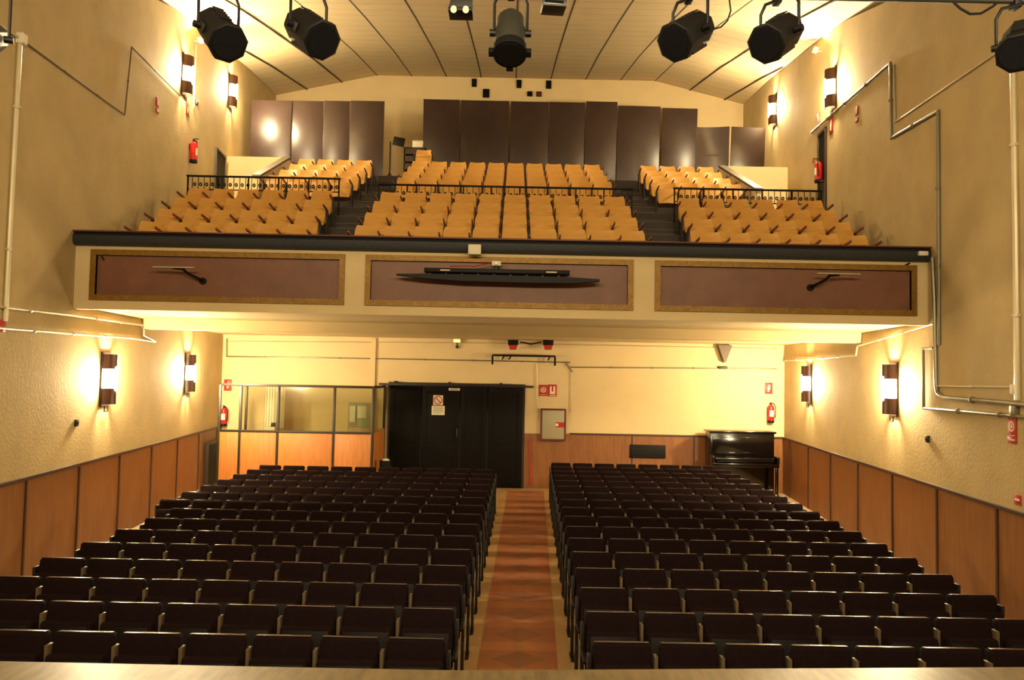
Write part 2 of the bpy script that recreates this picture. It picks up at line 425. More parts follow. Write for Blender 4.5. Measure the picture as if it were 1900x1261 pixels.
# raised ledges at the rear corners and their raked parapets
for s, X, xin, nm in ((-1, XL, -6.1, 'left'), (1, XR, 5.57, 'right')):
    b = MB(); y0, y1 = 20.8, 24.5
    pts = [(xin, y0), (X(y0), y0), (X(y1), y1), (xin, y1)]
    lo = [b.bm.verts.new((x, y, 8.1)) for x, y in pts]; hi = [b.bm.verts.new((x, y, 8.68)) for x, y in pts]
    b.bm.faces.new(lo); b.bm.faces.new(hi[::-1])
    for i in range(4): b.bm.faces.new((lo[i], lo[(i+1) % 4], hi[(i+1) % 4], hi[i]))
    fw = b.box(min(xin, X(20.8)), max(xin, X(20.8)), 20.72, 20.8, 6.55, 8.68)
    b.box(*((-6.1, -4.65) if s < 0 else (5.0, 5.57)), 21.75, 23.0, 8.17, 8.68)
    struct('wall_rear_ledge_'+nm, b, 'cream')
    yf = 18.4 if s < 0 else 17.7
    zf = 7.55 if s < 0 else 7.3
    b = MB()
    xa, xb = (xin-.06, xin+.06)
    P = [(yf, 6.0), (20.8, 6.6), (20.8, 8.66), (yf, zf)]
    a = [b.bm.verts.new((xa, y, z)) for y, z in P]; c = [b.bm.verts.new((xb, y, z)) for y, z in P]
    b.bm.faces.new(a); b.bm.faces.new(c[::-1])
    for i in range(4): b.bm.faces.new((a[i], c[i], c[(i+1) % 4], a[(i+1) % 4]))
    pp = struct('wall_parapet_'+nm, b, 'cream')
    b = MB(); P = [(yf-.03, zf), (20.8, 8.66), (20.8, 8.72), (yf-.03, zf+.06)]
    a = [b.bm.verts.new((xa-.04, y, z)) for y, z in P]; c = [b.bm.verts.new((xb+.04, y, z)) for y, z in P]
    b.bm.faces.new(a); b.bm.faces.new(c[::-1])
    for i in range(4): b.bm.faces.new((a[i], c[i], c[(i+1) % 4], a[(i+1) % 4]))
    b.build('coping', 'post', pp)

# ------------------------------------------------------------------ wainscot
WZ = 1.45
def wains(name, X, side, y0, y1, first, pitch):
    o = struct(name, wallslab('', X, y0, y1, .0, WZ, side, 'veneer', t=0, off=.03), 'veneer')
    s = -1 if side == 'L' else 1
    b = MB()
    y = first
    while y < y1:
        ang = math.atan(LD if side == 'L' else -RD)
        T = Matrix.Translation((X(y)-s*.038, y, 0)) @ Matrix.Rotation(ang, 4, 'Z')
        b.box(-.014, .012, -.022, .022, 0.0, WZ, 0, T); y += pitch
    b.build('battens', 'batten', o)
    wallslab('', X, y0, y1, WZ-.01, WZ+.035, side, 'batten', t=0, off=.055).build('cap_rail', 'batten', o)
    return o
wains('baseboard_left', XL, 'L', 5.2, 20.98, 9.1, 1.64)
wains('baseboard_right', XR, 'R', 5.2, 20.98, 8.2, 1.72)
def bx(px, py=850): return at(px, py, YB).x
b = MB(); b.box(bx(972), XR(YB), YB-.03, YB, 0, WZ); o = struct('baseboard_back', b, 'veneer')
b = MB()
for px in (1172, 1287): b.box(bx(px)-.02, bx(px)+.02, YB-.04, YB-.01, 0, WZ)
b.box(bx(1056), XR(YB)-.06, YB-.05, YB-.01, WZ-.01, WZ+.035); b.build('battens', 'batten', o)

# aisle floor strip and runner
def strip(y0, y1, hw, z0, z1):
    b = MB(); c = lambda y: .0265*y-.085
    pts = [(c(y0)-hw(y0), y0), (c(y0)+hw(y0), y0), (c(y1)+hw(y1), y1), (c(y1)-hw(y1), y1)]
    lo = [b.bm.verts.new((x, y, z0)) for x, y in pts]; hi = [b.bm.verts.new((x, y, z1)) for x, y in pts]
    b.bm.faces.new(lo); b.bm.faces.new(hi[::-1])
    for i in range(4): b.bm.faces.new((lo[i], lo[(i+1) % 4], hi[(i+1) % 4], hi[i]))
    return b
struct('floor_aisle', strip(5.4, 20.7, lambda y: .545+.008*(y-8), .0, .006), 'carpet_edge')
tag(strip(5.5, 20.4, lambda y: .41+.004*(y-8), .006, .016).build('carpet_runner', 'carpet'), 'long orange and brown runner with painted-in shadow bands along the central aisle floor', 'carpet')

# ------------------------------------------------------------------ stalls seats
def make_dark():
    t = thing('theatre_seat', '', 'seat')
    T = Matrix.Translation((0, .02, .42)) @ Matrix.Rotation(math.radians(-10), 4, 'X')
    b = MB(); b.box(-.232, .232, -.045, .04, .0, .505, .028, T, 3); br = b.build('backrest', 'darkfab', t)
    b = MB(); b.box(-.225, .225, .041, .052, .02, .5, .004, T); b.build('back_panel', 'darkpan', br)
    b = MB(); b.box(-.215, .215, -.03, .035, .503, .513, .004, T); b.build('top_trim', 'trim', br)
    T2 = Matrix.Translation((0, -.10, .40)) @ Matrix.Rotation(math.radians(-14), 4, 'X')
    b = MB(); b.box(-.222, .222, -.06, .04, .0, .40, .03, T2, 3); st = b.build('seat', 'darkfab', t)
    b = MB(); b.box(-.20, .20, -.072, -.062, .03, .36, .004, T2); b.build('seat_underside', 'darkpan', st)
    return t
def dark_side(t, s, mm='post'):
    x = s*.258
    b = MB(); b.box(x-.014, x+.014, -.02, .09, 0, .40, .004)
    b.box(x-.014, x+.014, .015, .10, .40, .84, .004)
    b.box(x-.02, x+.02, -.14, .14, 0, .012, .003); b.build('standard', mm, t)
    b = MB(); b.box(x-.022, x+.022, -.30, .03, .60, .635, .012); b.build('armrest', 'darkpan', t)
proto = make_dark(); dark_side(proto, -1)
proto_end = make_dark(); dark_side(proto_end, -1); dark_side(proto_end, 1, 'iron')
proto_start = make_dark(); dark_side(proto_start, -1, 'iron')
collect(); used = set()
def place(p, loc, label, group, rotz=0):
    if p.name not in used:
        used.add(p.name); p.location = loc; p['label'] = label; p['group'] = group; p.rotation_euler = (0, 0, rotz); return p
    return dup(p, loc, rotz, label, group)
PB = .519
for r in range(17):
    y = 6.25+.785*r - .10
    x0 = .655+.0265*(y-6.25)
    for k in range(8):
        place(proto_end if k == 7 else proto_start if k == 0 else proto, (x0+PB*(k+.5), y, 0),
              'dark padded seat right of aisle, %s row from stage, %s from aisle' % (ORD[r], ORD[k]), 'stalls seats right of the aisle')
    if r < 15:
        nn = 9 if r < 8 else 10
        xr = -.435+.015*(y-6.25)
        for k in range(nn):
            place(proto_end if k == 0 else proto_start if k == nn-1 else proto, (xr-PB*(k+.5), y, 0),
                  'dark padded seat left of aisle, %s row from stage, %s from aisle' % (ORD[r], ORD[k]), 'stalls seats left of the aisle')

# ------------------------------------------------------------------ balcony seats
def slab(w0, w1, h, t, T, nx=8, curve=.03, rad=.05):
    # curved plywood: narrower at the top, rounded top corners
    b = MB(); g = []
    nz = 6
    for j in range(nz+1):
        v = j/nz; w = w0+(w1-w0)*v; row = []
        for i in range(nx+1):
            u = i/nx*2-1; x = u*w/2; z = v*h
            if v > .8:
                k = (v-.8)/.2; x = u*(w/2-rad*k*k*.5)
            y = curve*(1-u*u)
            row.append((x, y, z))
        g.append(row)
    F = [[b.bm.verts.new(p) for p in r] for r in g]; B = [[b.bm.verts.new((p[0], p[1]+t, p[2])) for p in r] for r in g]
    for j in range(nz):
        for i in range(nx):
            b.bm.faces.new((F[j][i], F[j][i+1], F[j+1][i+1], F[j+1][i])); b.bm.faces.new((B[j][i], B[j+1][i], B[j+1][i+1], B[j][i+1]))
        b.bm.faces.new((F[j][0], F[j+1][0], B[j+1][0], B[j][0])); b.bm.faces.new((F[j][nx], B[j][nx], B[j+1][nx], F[j+1][nx]))
    for i in range(nx):
        b.bm.faces.new((F[0][i], B[0][i], B[0][i+1], F[0][i+1])); b.bm.faces.new((F[nz][i], F[nz][i+1], B[nz][i+1], B[nz][i]))
    bmesh.ops.transform(b.bm, matrix=T, verts=b.bm.verts)
    return b
def make_wood():
    t = thing('balcony_seat', '', 'seat')
    T = Matrix.Translation((0, .0, .40)) @ Matrix.Rotation(math.radians(-13), 4, 'X')
    slab(.458, .415, .47, .014, T, curve=.035).build('backrest', 'ply', t)
    T2 = Matrix.Translation((0, -.09, .34)) @ Matrix.Rotation(math.radians(-16), 4, 'X')
    slab(.40, .44, .36, .022, T2, curve=-.02, rad=.03).build('seat', 'ply', t)
    return t
def wood_side(t, s, p):
    x = s*p/2
    b = MB(); b.box(x-.012, x+.012, -.05, .07, 0, .62, .003); b.box(x-.014, x+.014, -.14, .14, 0, .012, .003); b.build('standard', 'iron', t)
    b = MB()
    b.box(x-.014, x+.014, -.33, .03, -.022, .022, .009, Matrix.Translation((0, 0, .63)) @ Matrix.Rotation(-.12, 4, 'X')); b.build('armrest', 'armwood', t)
PW = .492
wp = make_wood(); wood_side(wp, 1, PW)
wpe = make_wood(); wood_side(wpe, 1, PW); wood_side(wpe, -1, PW)
wr = [(12.95, 4.6), (13.75, 4.983), (14.55, 5.366), (15.35, 5.73)]
ur = [(17.45, 6.55), (18.3, 6.9), (19.1, 7.25), (19.9, 7.6)]
collect()
def block(rows, x0, n, label, grp, sk=0, from_word='left'):
    for r, (y, z) in enumerate(rows):
        for k in range(n):
            place(wpe if k == 0 else wp, (x0+sk*(y-12.95)+PW*(k+.5), y, z), label % (ORD[r], ORD[k]), grp)
block(wr, -6.29, 6, 'honey plywood seat, lower left balcony block, %s row up, %s from left', 'lower left balcony seats', -.09)
block(wr, -2.68, 10, 'honey plywood seat, lower centre balcony block, %s row up, %s from left', 'lower centre balcony seats')
block(wr, 3.02, 6, 'honey plywood seat, lower right balcony block, %s row up, %s from left', 'lower right balcony seats', .085)
block(ur, -5.6, 4, 'honey plywood seat, upper left balcony block, %s row up, %s from left', 'upper left balcony seats')
block(ur, -2.68, 10, 'honey plywood seat, upper centre balcony block, %s row up, %s from left', 'upper centre balcony seats')
block(ur, 3.2, 4, 'honey plywood seat, upper right balcony block, %s row up, %s from left', 'upper right balcony seats')
place(wpe, (-2.45, 20.85, 8.17), 'single plywood seat behind the last upper centre row, beside the dark boards', 'upper centre balcony seats')

# ------------------------------------------------------------------ balcony railings
def railing(x0, x1, y, zt, zb, label):
    t = thing('iron_railing', label, 'railing', ((x0+x1)/2, y, zb), 0, 'iron railings across the balcony')
    h = zt-zb; L = x1-x0
    b = MB(); b.box(-L/2, L/2, -.03, .03, h-.035, h, .008); b.build('top_rail', 'black', t)
    b = MB(); b.box(-L/2+.02, L/2-.02, -.012, .012, h-.31, h-.29); b.build('lower_rail', 'black', t)
    n = max(2, round(L/.62)); 
    for i in range(n+1):
        x = -L/2+.03+(L-.06)*i/n
        b = MB(); b.box(x-.014, x+.014, -.014, .014, 0, h-.03); b.build('post', 'black', t)
    b = MB(); k = int(L/.125)
    for i in range(k):
        x = -L/2+.06+(L-.12)*(i+.5)/k
        b.box(x-.006, x+.006, -.006, .006, h-.3, h-.03)
        b.tube([(x+.05+.024*math.cos(a*math.pi/4), 0, h-.19+.028*math.sin(a*math.pi/4)) for a in range(9)], .013, 5)
    o = b.build('scrollwork', 'black', t)
    return t
railing(-6.85, -3.63, 16.25, 7.04, 6.13, 'black iron railing above the lower left balcony seats')
railing(-2.85, 2.5, 16.25, 6.94, 6.13, 'long black iron railing between lower and upper centre balcony seats')
railing(3.33, 6.45, 16.25, 6.98, 6.13, 'black iron railing above the lower right balcony seats')

# ------------------------------------------------------------------ boards leaning at the rear of the balcony
def flat(px0, px1, pytop, Y, zb, label, rotz=0, lean=.0, brace=True, skew=0, fold=0, m='flat'):
    x0, x1 = at(px0, pytop, Y).x, at(px1, pytop, Y).x; zt = at((px0+px1)/2, pytop, Y).z
    w = x1-x0; h = zt-zb
    t = thing('hardboard_panel', label, 'panel', ((x0+x1)/2, Y, zb), rotz, 'brown boards standing behind the balcony seats')
    T = Matrix.Rotation(-lean, 4, 'X') @ Matrix.Rotation(skew, 4, 'Y')
    b = MB()
    if fold:
        nx, nz = 8, 8; V = {}
        for k, yo in enumerate((0, .02)):
            for i in range(nx+1):
                for j in range(nz+1):
                    u, v = i/nx, j/nz
                    yy = yo - fold*max(0, u+v-1.15)*1.2 + fold*.4*math.sin(u*3)
                    V[k, i, j] = b.bm.verts.new((-w/2+w*u, yy, h*v))
        for k in (0, 1):
            for i in range(nx):
                for j in range(nz): b.bm.faces.new((V[k, i, j], V[k, i+1, j], V[k, i+1, j+1], V[k, i, j+1]))
        for i in range(nx):
            for j in (0, nz): b.bm.faces.new((V[0, i, j], V[0, i+1, j], V[1, i+1, j], V[1, i, j]))
        for j in range(nz):
            for i in (0, nx): b.bm.faces.new((V[0, i, j], V[0, i, j+1], V[1, i, j+1], V[1, i, j]))
    else: b.box(-w/2+.006, w/2-.006, 0, .02, 0, h, .003)
    bmesh.ops.transform(b.bm, matrix=T, verts=b.bm.verts); b.build('board', m, t)
    b = MB()
    for x in (-w/2+.05, w/2-.05): b.box(x-.025, x+.025, .022, .06, .02, h-.02)
    for z in (.05, h/2, h-.08): b.box(-w/2+.08, w/2-.08, .022, .06, z-.025, z+.025)
    bmesh.ops.transform(b.bm, matrix=T, verts=b.bm.verts); b.build('battens', 'batten', t)
    if brace:
        b = MB(); b.tube([(0, .07, h*.62), (0, .75, .02)], .022, 6); b.build('brace', 'batten', t)
    return t
mids = [(788, 855, 191), (856, 945, 193), (948, 1018, 195), (1018, 1084, 196), (1085, 1143, 195), (1144, 1222, 203), (1225, 1290, 207)]
ml = ['brown board at the left end of the long row behind the centre seats', 'brown board second from left in the long row behind centre seats',
      'brown board right of the pale slit in the long centre row', 'brown board in the middle of the long row behind the centre seats',
      'narrow brown board with raised top edge in the long centre row', 'brown board left of the right pale slit in the long row',
      'brown board at the right end of the long row behind centre seats']
for (a, c, t_), l in zip(mids, ml): flat(a, c, t_, 26.45, 8.17, l, lean=-.10, brace=False)
ll = ['glossy brown board reflecting a lamp at the far left of the balcony rear', 'brown board second from left, beside the lamp-reflecting board',
      'brown board right of the middle of the left rear group', 'tall brown board at the right end of the left rear group']
flat(467, 541, 186, 22.3, 8.68, ll[0], brace=True)
flat(541, 601, 187, 22.35, 8.68, ll[1]); flat(601, 650, 187, 22.3, 8.68, ll[2])
flat(650, 714, 187, 21.55, 8.17, ll[3])
flat(1291, 1352, 236, 22.4, 8.68, 'bent brown board right of the long row at the balcony rear', fold=.12, brace=False)
flat(1354, 1418, 236, 22.2, 8.68, 'light-catching brown board standing by the right wall of the balcony', brace=True, skew=.03)
# odds and ends between the boards
p = at(775, 276, 21.6)
t = thing('storage_box', 'small cream box on a dark crate left of the long board row', 'box', (p.x, 21.6, p.z))
b = MB(); b.box(-.14, .14, -.1, .1, 0, .18, .01); b.build('carton', 'white', t)
b = MB(); b.box(-.15, .15, -.11, .11, .18, .2, .005); b.build('lid', 'paper', t)
t = thing('wooden_crate', 'dark slatted crate under the cream box at balcony rear', 'crate', (p.x-.06, 21.6, 8.17))
hh = p.z-8.17
b = MB()
for i in range(5): b.box(-.3, .3, -.15, -.13, hh*(i+.1)/5, hh*(i+.85)/5); b.box(-.3, .3, .13, .15, hh*(i+.1)/5, hh*(i+.85)/5)
b.build('slats', 'wood_d', t)
b = MB()
for x in (-.3, .27): b.box(x, x+.03, -.15, .15, 0, hh)
b.box(-.3, .3, -.15, .15, hh-.02, hh); b.build('frame', 'wood_d', t)
p = at(716, 262, 21.3)
t = thing('folded_stand', 'dark folded music stand leaning beside the tall left board', 'stand', (p.x+.12, 21.3, 8.17))
hh = p.z-8.17
b = MB(); b.tube([(0, 0, 0), (0, .02, hh)], .02, 8); b.build('pole', 'black', t)
for a in (0, 2.1, 4.2):
    b = MB(); b.tube([(0, 0, .3), (.2*math.cos(a), .2*math.sin(a), .01)], .012, 6); b.build('leg', 'black', t)
b = MB(); b.box(-.16, .16, -.01, .01, hh-.1, hh+.14, .004, Matrix.Rotation(.2, 4, 'Y')); b.build('desk', 'black', t)

# projection ports in the rear wall
ports = [(880, 154, 7, 13, 'small dark projection port above the left board row'), (902, 173.5, 10, 14, 'larger dark projection port set low under the leftmost one'),
         (963, 156, 7, 13, 'small dark projection port near the centre of the rear wall'), (1018, 157.5, 8, 13, 'small dark projection port furthest right in the upper line'),
         (983, 174.5, 8, 7, 'small square port, left one of the low pair'), (1000, 175, 8, 7, 'small square port with reddish glass, right one of the low pair')]
for px, py, w, h, l in ports:
    p = at(px, py, YU); s = YU/F_PX
    t = thing('projection_port', l, 'opening', (p.x, YU, p.z), 0, 'projection ports in the balcony rear wall')
    W, H = w*s/2, h*s/2
    b = MB(); b.box(-W, W, -.03, -.005, -H, H, .004); b.build('pane', 'lens' if 'reddish' not in l else 'armwood', t)
    b = MB(); b.box(-W-.02, -W, -.045, 0, -H-.02, H+.02); b.box(W, W+.02, -.045, 0, -H-.02, H+.02); b.box(-W, W, -.045, 0, H, H+.02); b.box(-W, W, -.045, 0, -H-.02, -H)
    b.build('frame', 'black', t)

# ------------------------------------------------------------------ sconces
def sconce():
    t = thing('wall_sconce', '', 'wall lamp')
    b = MB(); b.box(-.17, .17, -.03, 0, -.46, .46, .008); b.build('backplate', 'wood_d', t)
    def half(z0, z1):
        b = MB(); n = 12; A = []
        for k in range(n+1):
            a = math.pi*k/n; A.append((.15*math.cos(a), -.03-.17*math.sin(a)))
        pts = A+[(x*.94, -.03+(y+.03)*.94) for x, y in reversed(A)]
        lo = [b.bm.verts.new((x, y, z0)) for x, y in pts]; hi = [b.bm.verts.new((x, y, z1)) for x, y in pts]; N = len(pts)
        for i in range(N): b.bm.faces.new((lo[i], lo[(i+1) % N], hi[(i+1) % N], hi[i]))
        for i in range(n):
            j = N-1-i
            b.bm.faces.new((lo[i], lo[i+1], lo[j-1], lo[j])); b.bm.faces.new((hi[i], hi[i+1], hi[j-1], hi[j]))
        return b
    half(.17, .42).build('upper_shade', 'shade', t); half(-.42, -.15).build('lower_shade', 'shade', t)
    b = MB(); b.cyl((0, -.12, -.19), (0, -.12, .21), .085, n=20); b.build('diffuser', 'bulb', t)
    b = MB(); b.tube([(-.07, -.05, -.45), (-.07, -.05, -.54), (.07, -.05, -.54), (.07, -.05, -.45)], .01, 6); b.build('hanger', 'black', t)
    return t
sc = sconce(); collect()
G = 'wall sconces on the side walls'
for f, n, px, py, l in ((onL, NL, 193, 703, 'lit sconce on the left wall below the balcony, nearer the stage'),
                        (onL, NL, 346, 692, 'lit sconce on the left wall under the balcony, further back'),
                        (onL, NL, 341, 140, 'lit sconce high on the upper left wall, nearer the stage'),
                        (onL, NL, 426, 170, 'lit sconce high on the upper left wall, nearest the rear boards'),
                        (onR, NR, 1660, 722, 'lit sconce on the right wall below the balcony, nearer the stage'),
                        (onR, NR, 1503, 712, 'lit sconce on the right wall under the balcony, above the piano side'),
                        (onR, NR, 1548, 165, 'lit sconce high on the upper right wall, nearer the stage'),
                        (onR, NR, 1439, 205, 'lit sconce high on the upper right wall, nearest the rear boards')):
    place(sc, f(px, py)+n*.002, l, G, rz(n))
# small floodlights on the upper walls
for f, n, px, py, l in ((onL, NL, 361, 78, 'small white floodlight on the upper left wall above the sconce'), (onR, NR, 1524, 97, 'small white floodlight on the upper right wall above the sconce')):
    t = thing('floodlight', l, 'floodlight', f(px, py), rz(n))
    b = MB(); b.box(-.07, .07, -.2, -.09, -.05, .05, .01, Matrix.Rotation(-.4, 4, 'X')); b.build('housing', 'white', t)
    b = MB(); b.tube([(0, 0, .02), (0, -.08, .02), (0, -.12, 0)], .012, 6); b.build('bracket', 'white', t)
    q = f(px, py); a0 = q+n*.30+Vector((0, 0, .12))
    area('flood_beam', a0, a0+n*1.1+Vector((0, -.9, 1.3)), .22, .12, FLOOD_W)

# ------------------------------------------------------------------ conduits
def conduit(label, pts, r=.014, m='pipeg', clips=True, name='electrical_conduit', cat='conduit'):
    o = Vector(pts[0]); t = thing(name, label, cat, o)
    P = [Vector(p)-o for p in pts]
    MB().tube(P, r, 8).build('pipe', m, t)
    if clips:
        for a, c in zip(P, P[1:]):
            L = (c-a).length; n = int(L/1.3); d = (c-a).normalized() if L > 0 else None
            for i in range(1, n+1):
                q = a+(c-a)*(i/(n+1)); MB().cyl(q-d*.018, q+d*.018, r*1.55, n=8).build('clip', m, t)
def LP(pts, off=.03): return [onL(x, y)+NL*off for x, y in pts]
def RP(pts, off=.03): return [onR(x, y)+NR*off for x, y in pts]
def BP(pts, off=.03, Y=YB): return [at(x, y, Y-off) for x, y in pts]
conduit('thick cream pipe running down the near left wall', LP([(33, 68), (19, 330), (5, 596)]), .032, 'pipe')
conduit('cream pipe crossing the near left wall to the pipe top', LP([(-60, 10), (31, 70)]), .018, 'pipe')
t_ = onL(33, 72); t = thing('junction_box', 'small white junction box at the top of the left pipe', 'junction box', t_, rz(NL))
b = MB(); b.box(-.06, .06, -.09, 0, -.07, .07, .01); b.build('case', 'white', t); b = MB(); b.box(-.05, .05, -.1, -.09, -.06, .06, .004); b.build('cover', 'paper', t)
conduit('thin beige cable zigzagging over the upper left wall', LP([(42, 78), (228, 213), (241, 87), (322, 168), (332, 178)]), .011, 'post')
conduit('upper level conduit on left wall entering under the balcony', LP([(-30, 566), (120, 583), (262, 603)]), .02, 'pipe')
conduit('lower level conduit on left wall above the sconce', LP([(-30, 606), (240, 627), (285, 634)]), .02, 'pipe')
conduit('short bent conduit at the left balcony beam', LP([(262, 603), (262, 622), (283, 632)], .05), .024, 'pipeg', False)
conduit('short conduit rising over the upper sconce on the left wall', LP([(362, 84), (357, 200)]), .011, 'pipe', False)
conduit('thick cream pipe running down the near right wall', RP([(1884, 110), (1889, 430), (1893, 742)]), .036, 'pipe')
conduit('thin cream cable climbing the right wall to the edge spotlight', RP([(1868, 88), (1662, 228)]), .012, 'pipe')
conduit('grey conduit stepping down the upper right wall past the sconce', RP([(1508, 246), (1655, 117), (1657, 256), (1744, 206), (1746, 640)]), .026, 'pipeg')
conduit('second grey conduit beside the stepped run on right wall', RP([(1663, 120), (1666, 222)], .03), .012, 'pipeg', False)
conduit('bent conduit from balcony rail down to the right edge', RP([(1734, 478), (1738, 560), (1741, 712), (1744, 728), (1756, 737), (1870, 747), (1960, 756)], .035), .03, 'pipeg')
conduit('lowest conduit on the right wall under the balcony end', RP([(1737, 645), (1718, 647), (1719, 757), (1960, 778)], .04), .024, 'pipeg')
conduit('thin level conduit on the right wall near the pipe', RP([(1744, 716), (1885, 718)]), .012, 'pipe')
conduit('conduit running along the right wall under the balcony', RP([(1443, 671), (1591, 659), (1594, 642), (1735, 600)]), .018, 'pipe')
conduit('long level conduit across the rear wall over the booth', BP([(421, 628), (421, 661), (700, 665), (1058, 672)]), .016, 'pipeg')
conduit('level conduit across the rear wall right of the bracket', BP([(1050, 672), (1056, 681), (1062, 690), (1056, 681), (1441, 684)]), .018, 'pipeg')
conduit('thin upper conduit just below the balcony ceiling', BP([(426, 633), (900, 636), (1441, 647)]), .010, 'pipe')
conduit('thin drop cable between the signs and hose cabinet', BP([(1061, 690), (1060, 765)]), .010, 'pipe', False)
conduit('thin drop cable left of the red signs', BP([(996, 676), (997, 780)]), .010, 'pipe', False)
b = MB(); p0, p1 = at(689, 626, YB), at(696, 712, YB); b.box(p0.x, p1.x, YB-.06, YB, 0, 3.9); struct('trim_3', b, 'cream')

for px, py, l in ((1889, 722, 'small cream junction box at the foot of the thick right pipe'), (1888, 762, 'small grey junction box at the right edge on the lowest conduit')):
    t = thing('junction_box', l, 'junction box', onR(px, py), rz(NR))
    b = MB(); b.box(-.05, .05, -.07, 0, -.06, .06, .008); b.build('case', 'white' if py < 740 else 'pipeg', t)
    b = MB(); b.box(-.04, .04, -.076, -.07, -.05, .05, .003); b.build('cover', 'paper' if py < 740 else 'pipeg', t)
# ------------------------------------------------------------------ extinguishers, signs, alarm boxes
def extinguisher():
    t = thing('fire_extinguisher', '', 'fire extinguisher')
    b = MB(); b.lathe([(.02, 0), (.075, .005), (.082, .03), (.082, .38), (.07, .43), (.03, .46), (.025, .48)], 20, Matrix.Translation((0, -.1, 0))); b.build('cylinder', 'red', t)
    b = MB(); b.lathe([(.084, -.005), (.086, .0), (.086, .05), (.084, .055)], 20, Matrix.Translation((0, -.1, 0))); b.build('base_ring', 'black', t)
    b = MB(); b.box(-.02, .02, -.13, -.07, .48, .52, .005); b.box(-.015, .015, -.2, -.08, .53, .545, .003); b.build('valve_handle', 'black', t)
    b = MB(); b.tube([(0, -.12, .5), (.06, -.14, .5), (.11, -.14, .42), (.115, -.13, .25), (.1, -.12, .12)], .012, 8); b.build('hose', 'black', t)
    b = MB(); n = 6
    A = [(.0835*math.sin(a*.25), -.1-.0835*math.cos(a*.25)) for a in range(-3, 4)]
    for (x0, y0), (x1, y1) in zip(A, A[1:]): b.quad((x0, y0, .16), (x1, y1, .16), (x1, y1, .32), (x0, y0, .32))
    b.build('label_sticker', 'paper', t)
    b = MB(); b.box(-.02, .02, -.03, 0, .3, .42); b.build('wall_bracket', 'black', t)
    return t
ex = extinguisher(); collect()
GE = 'fire extinguishers on the walls'
place(ex, onL(350, 301), 'red fire extinguisher on the upper left wall above the railing', GE, rz(NL))
place(ex, onR(1527, 338), 'red fire extinguisher on the upper right wall by the sign post', GE, rz(NR))
place(ex, at(1428, 783, YB), 'red fire extinguisher on the rear wall above the piano', GE)
place(ex, at(417, 789, YB), 'red fire extinguisher seen through the left frame of the booth', GE)
def sign(name, label, loc, rotz, w, h, kind, cat='sign'):
    t = thing(name, label, cat, loc, rotz)
    b = MB(); b.box(-w/2, w/2, -.018, -.004, -h/2, h/2, .003); b.build('plate', 'redsign' if kind != 'paper' else 'paper', t)
    b = MB(); y0, y1 = -.021, -.017
    if kind == 'ext':      # extinguisher pictogram
        b.box(-w*.12, w*.08, y0, y1, -h*.30, h*.10); b.box(-w*.05, w*.02, y0, y1, h*.1, h*.25); b.box(-w*.05, w*.22, y0, y1, h*.25, h*.30)
        b.box(w*.15, w*.2, y0, y1, -h*.1, h*.25); mm = 'paper'
    elif kind == 'alarm':  # ring with a dot, as the push-button sign
        n = 20
        for a in range(n):
            a0, a1 = 2*math.pi*a/n, 2*math.pi*(a+1)/n; R1, R2 = w*.34, w*.24
            b.quad((R1*math.cos(a0), y0, R1*math.sin(a0)+h*.06), (R1*math.cos(a1), y0, R1*math.sin(a1)+h*.06), (R2*math.cos(a1), y0, R2*math.sin(a1)+h*.06), (R2*math.cos(a0), y0, R2*math.sin(a0)+h*.06))
        b.box(-w*.1, w*.1, y0, y1, h*.06-w*.1, h*.06+w*.1); b.box(-w*.35, w*.35, y0, y1, -h*.42, -h*.38); mm = 'paper'
    elif kind == 'hose':
        b.box(-w*.3, -w*.1, y0, y1, -h*.1, h*.35); b.box(w*.1, w*.3, y0, y1, -h*.1, h*.35); b.box(-w*.3, w*.3, y0, y1, -h*.3, -h*.1); b.box(-w*.35, w*.35, y0, y1, -h*.44, -h*.39); mm = 'paper'
    elif kind == 'no':
        n = 24; R1, R2 = w*.42, w*.33
        b.bm.free(); b = MB(); b.box(-w*.46, w*.46, -.0205, -.018, -h*.46, h*.46); b.build('white_field', 'paper', t); b = MB(); y0, y1 = -.0235, -.0205
        for a in range(n):
            a0, a1 = 2*math.pi*a/n, 2*math.pi*(a+1)/n
            b.quad((R1*math.cos(a0), y0, R1*math.sin(a0)), (R1*math.cos(a1), y0, R1*math.sin(a1)), (R2*math.cos(a1), y0, R2*math.sin(a1)), (R2*math.cos(a0), y0, R2*math.sin(a0)))
        b.box(-R1, R1, y0, y1, -w*.05, w*.05, 0, Matrix.Rotation(math.radians(45), 4, 'Y'))
        mm = 'redsign'
    elif kind == 'bar': b.box(-w*.35, w*.35, y0, y1, -h*.08, h*.12); mm = 'paper'
    elif kind == 'paper':
        for i in range(6): b.box(-w*.38, w*(.38 if i != 5 else .1), y0, y1, h*(.34-i*.13), h*(.37-i*.13))
        mm = 'iron'
    if kind != 'plain': b.build('pictogram' if kind != 'paper' else 'text_lines', mm, t)
    else: b.bm.free()
    return t
K = YB/F_PX
sign('fire_sign', 'red push-button alarm sign left of the pair over the hose cabinet', at(1008, 724, YB), 0, 15*K, 21*K, 'alarm')
sign('fire_sign', 'red hose sign right of the pair over the hose cabinet', at(1025, 724, YB), 0, 16*K, 22*K, 'hose')
sign('fire_sign', 'red extinguisher sign on the rear wall above the piano extinguisher', at(1426, 720, YB), 0, 14*K, 21*K, 'ext')
sign('fire_sign', 'red extinguisher sign hanging above the left end of the booth', at(423, 714, YB), 0, 14*K, 21*K, 'ext')
sign('alarm_sign', 'large red push-button sign near the right edge of the wall', onR(1880, 793), rz(NR), .19, .24, 'alarm')
sign('alarm_sign', 'small red lettered plate under the large sign at right', onR(1880, 816), rz(NR), .19, .08, 'bar')
sign('alarm_button', 'red call button box low at the right edge of the wall', onR(1890, 927), rz(NR), .14, .12, 'bar', 'alarm button')
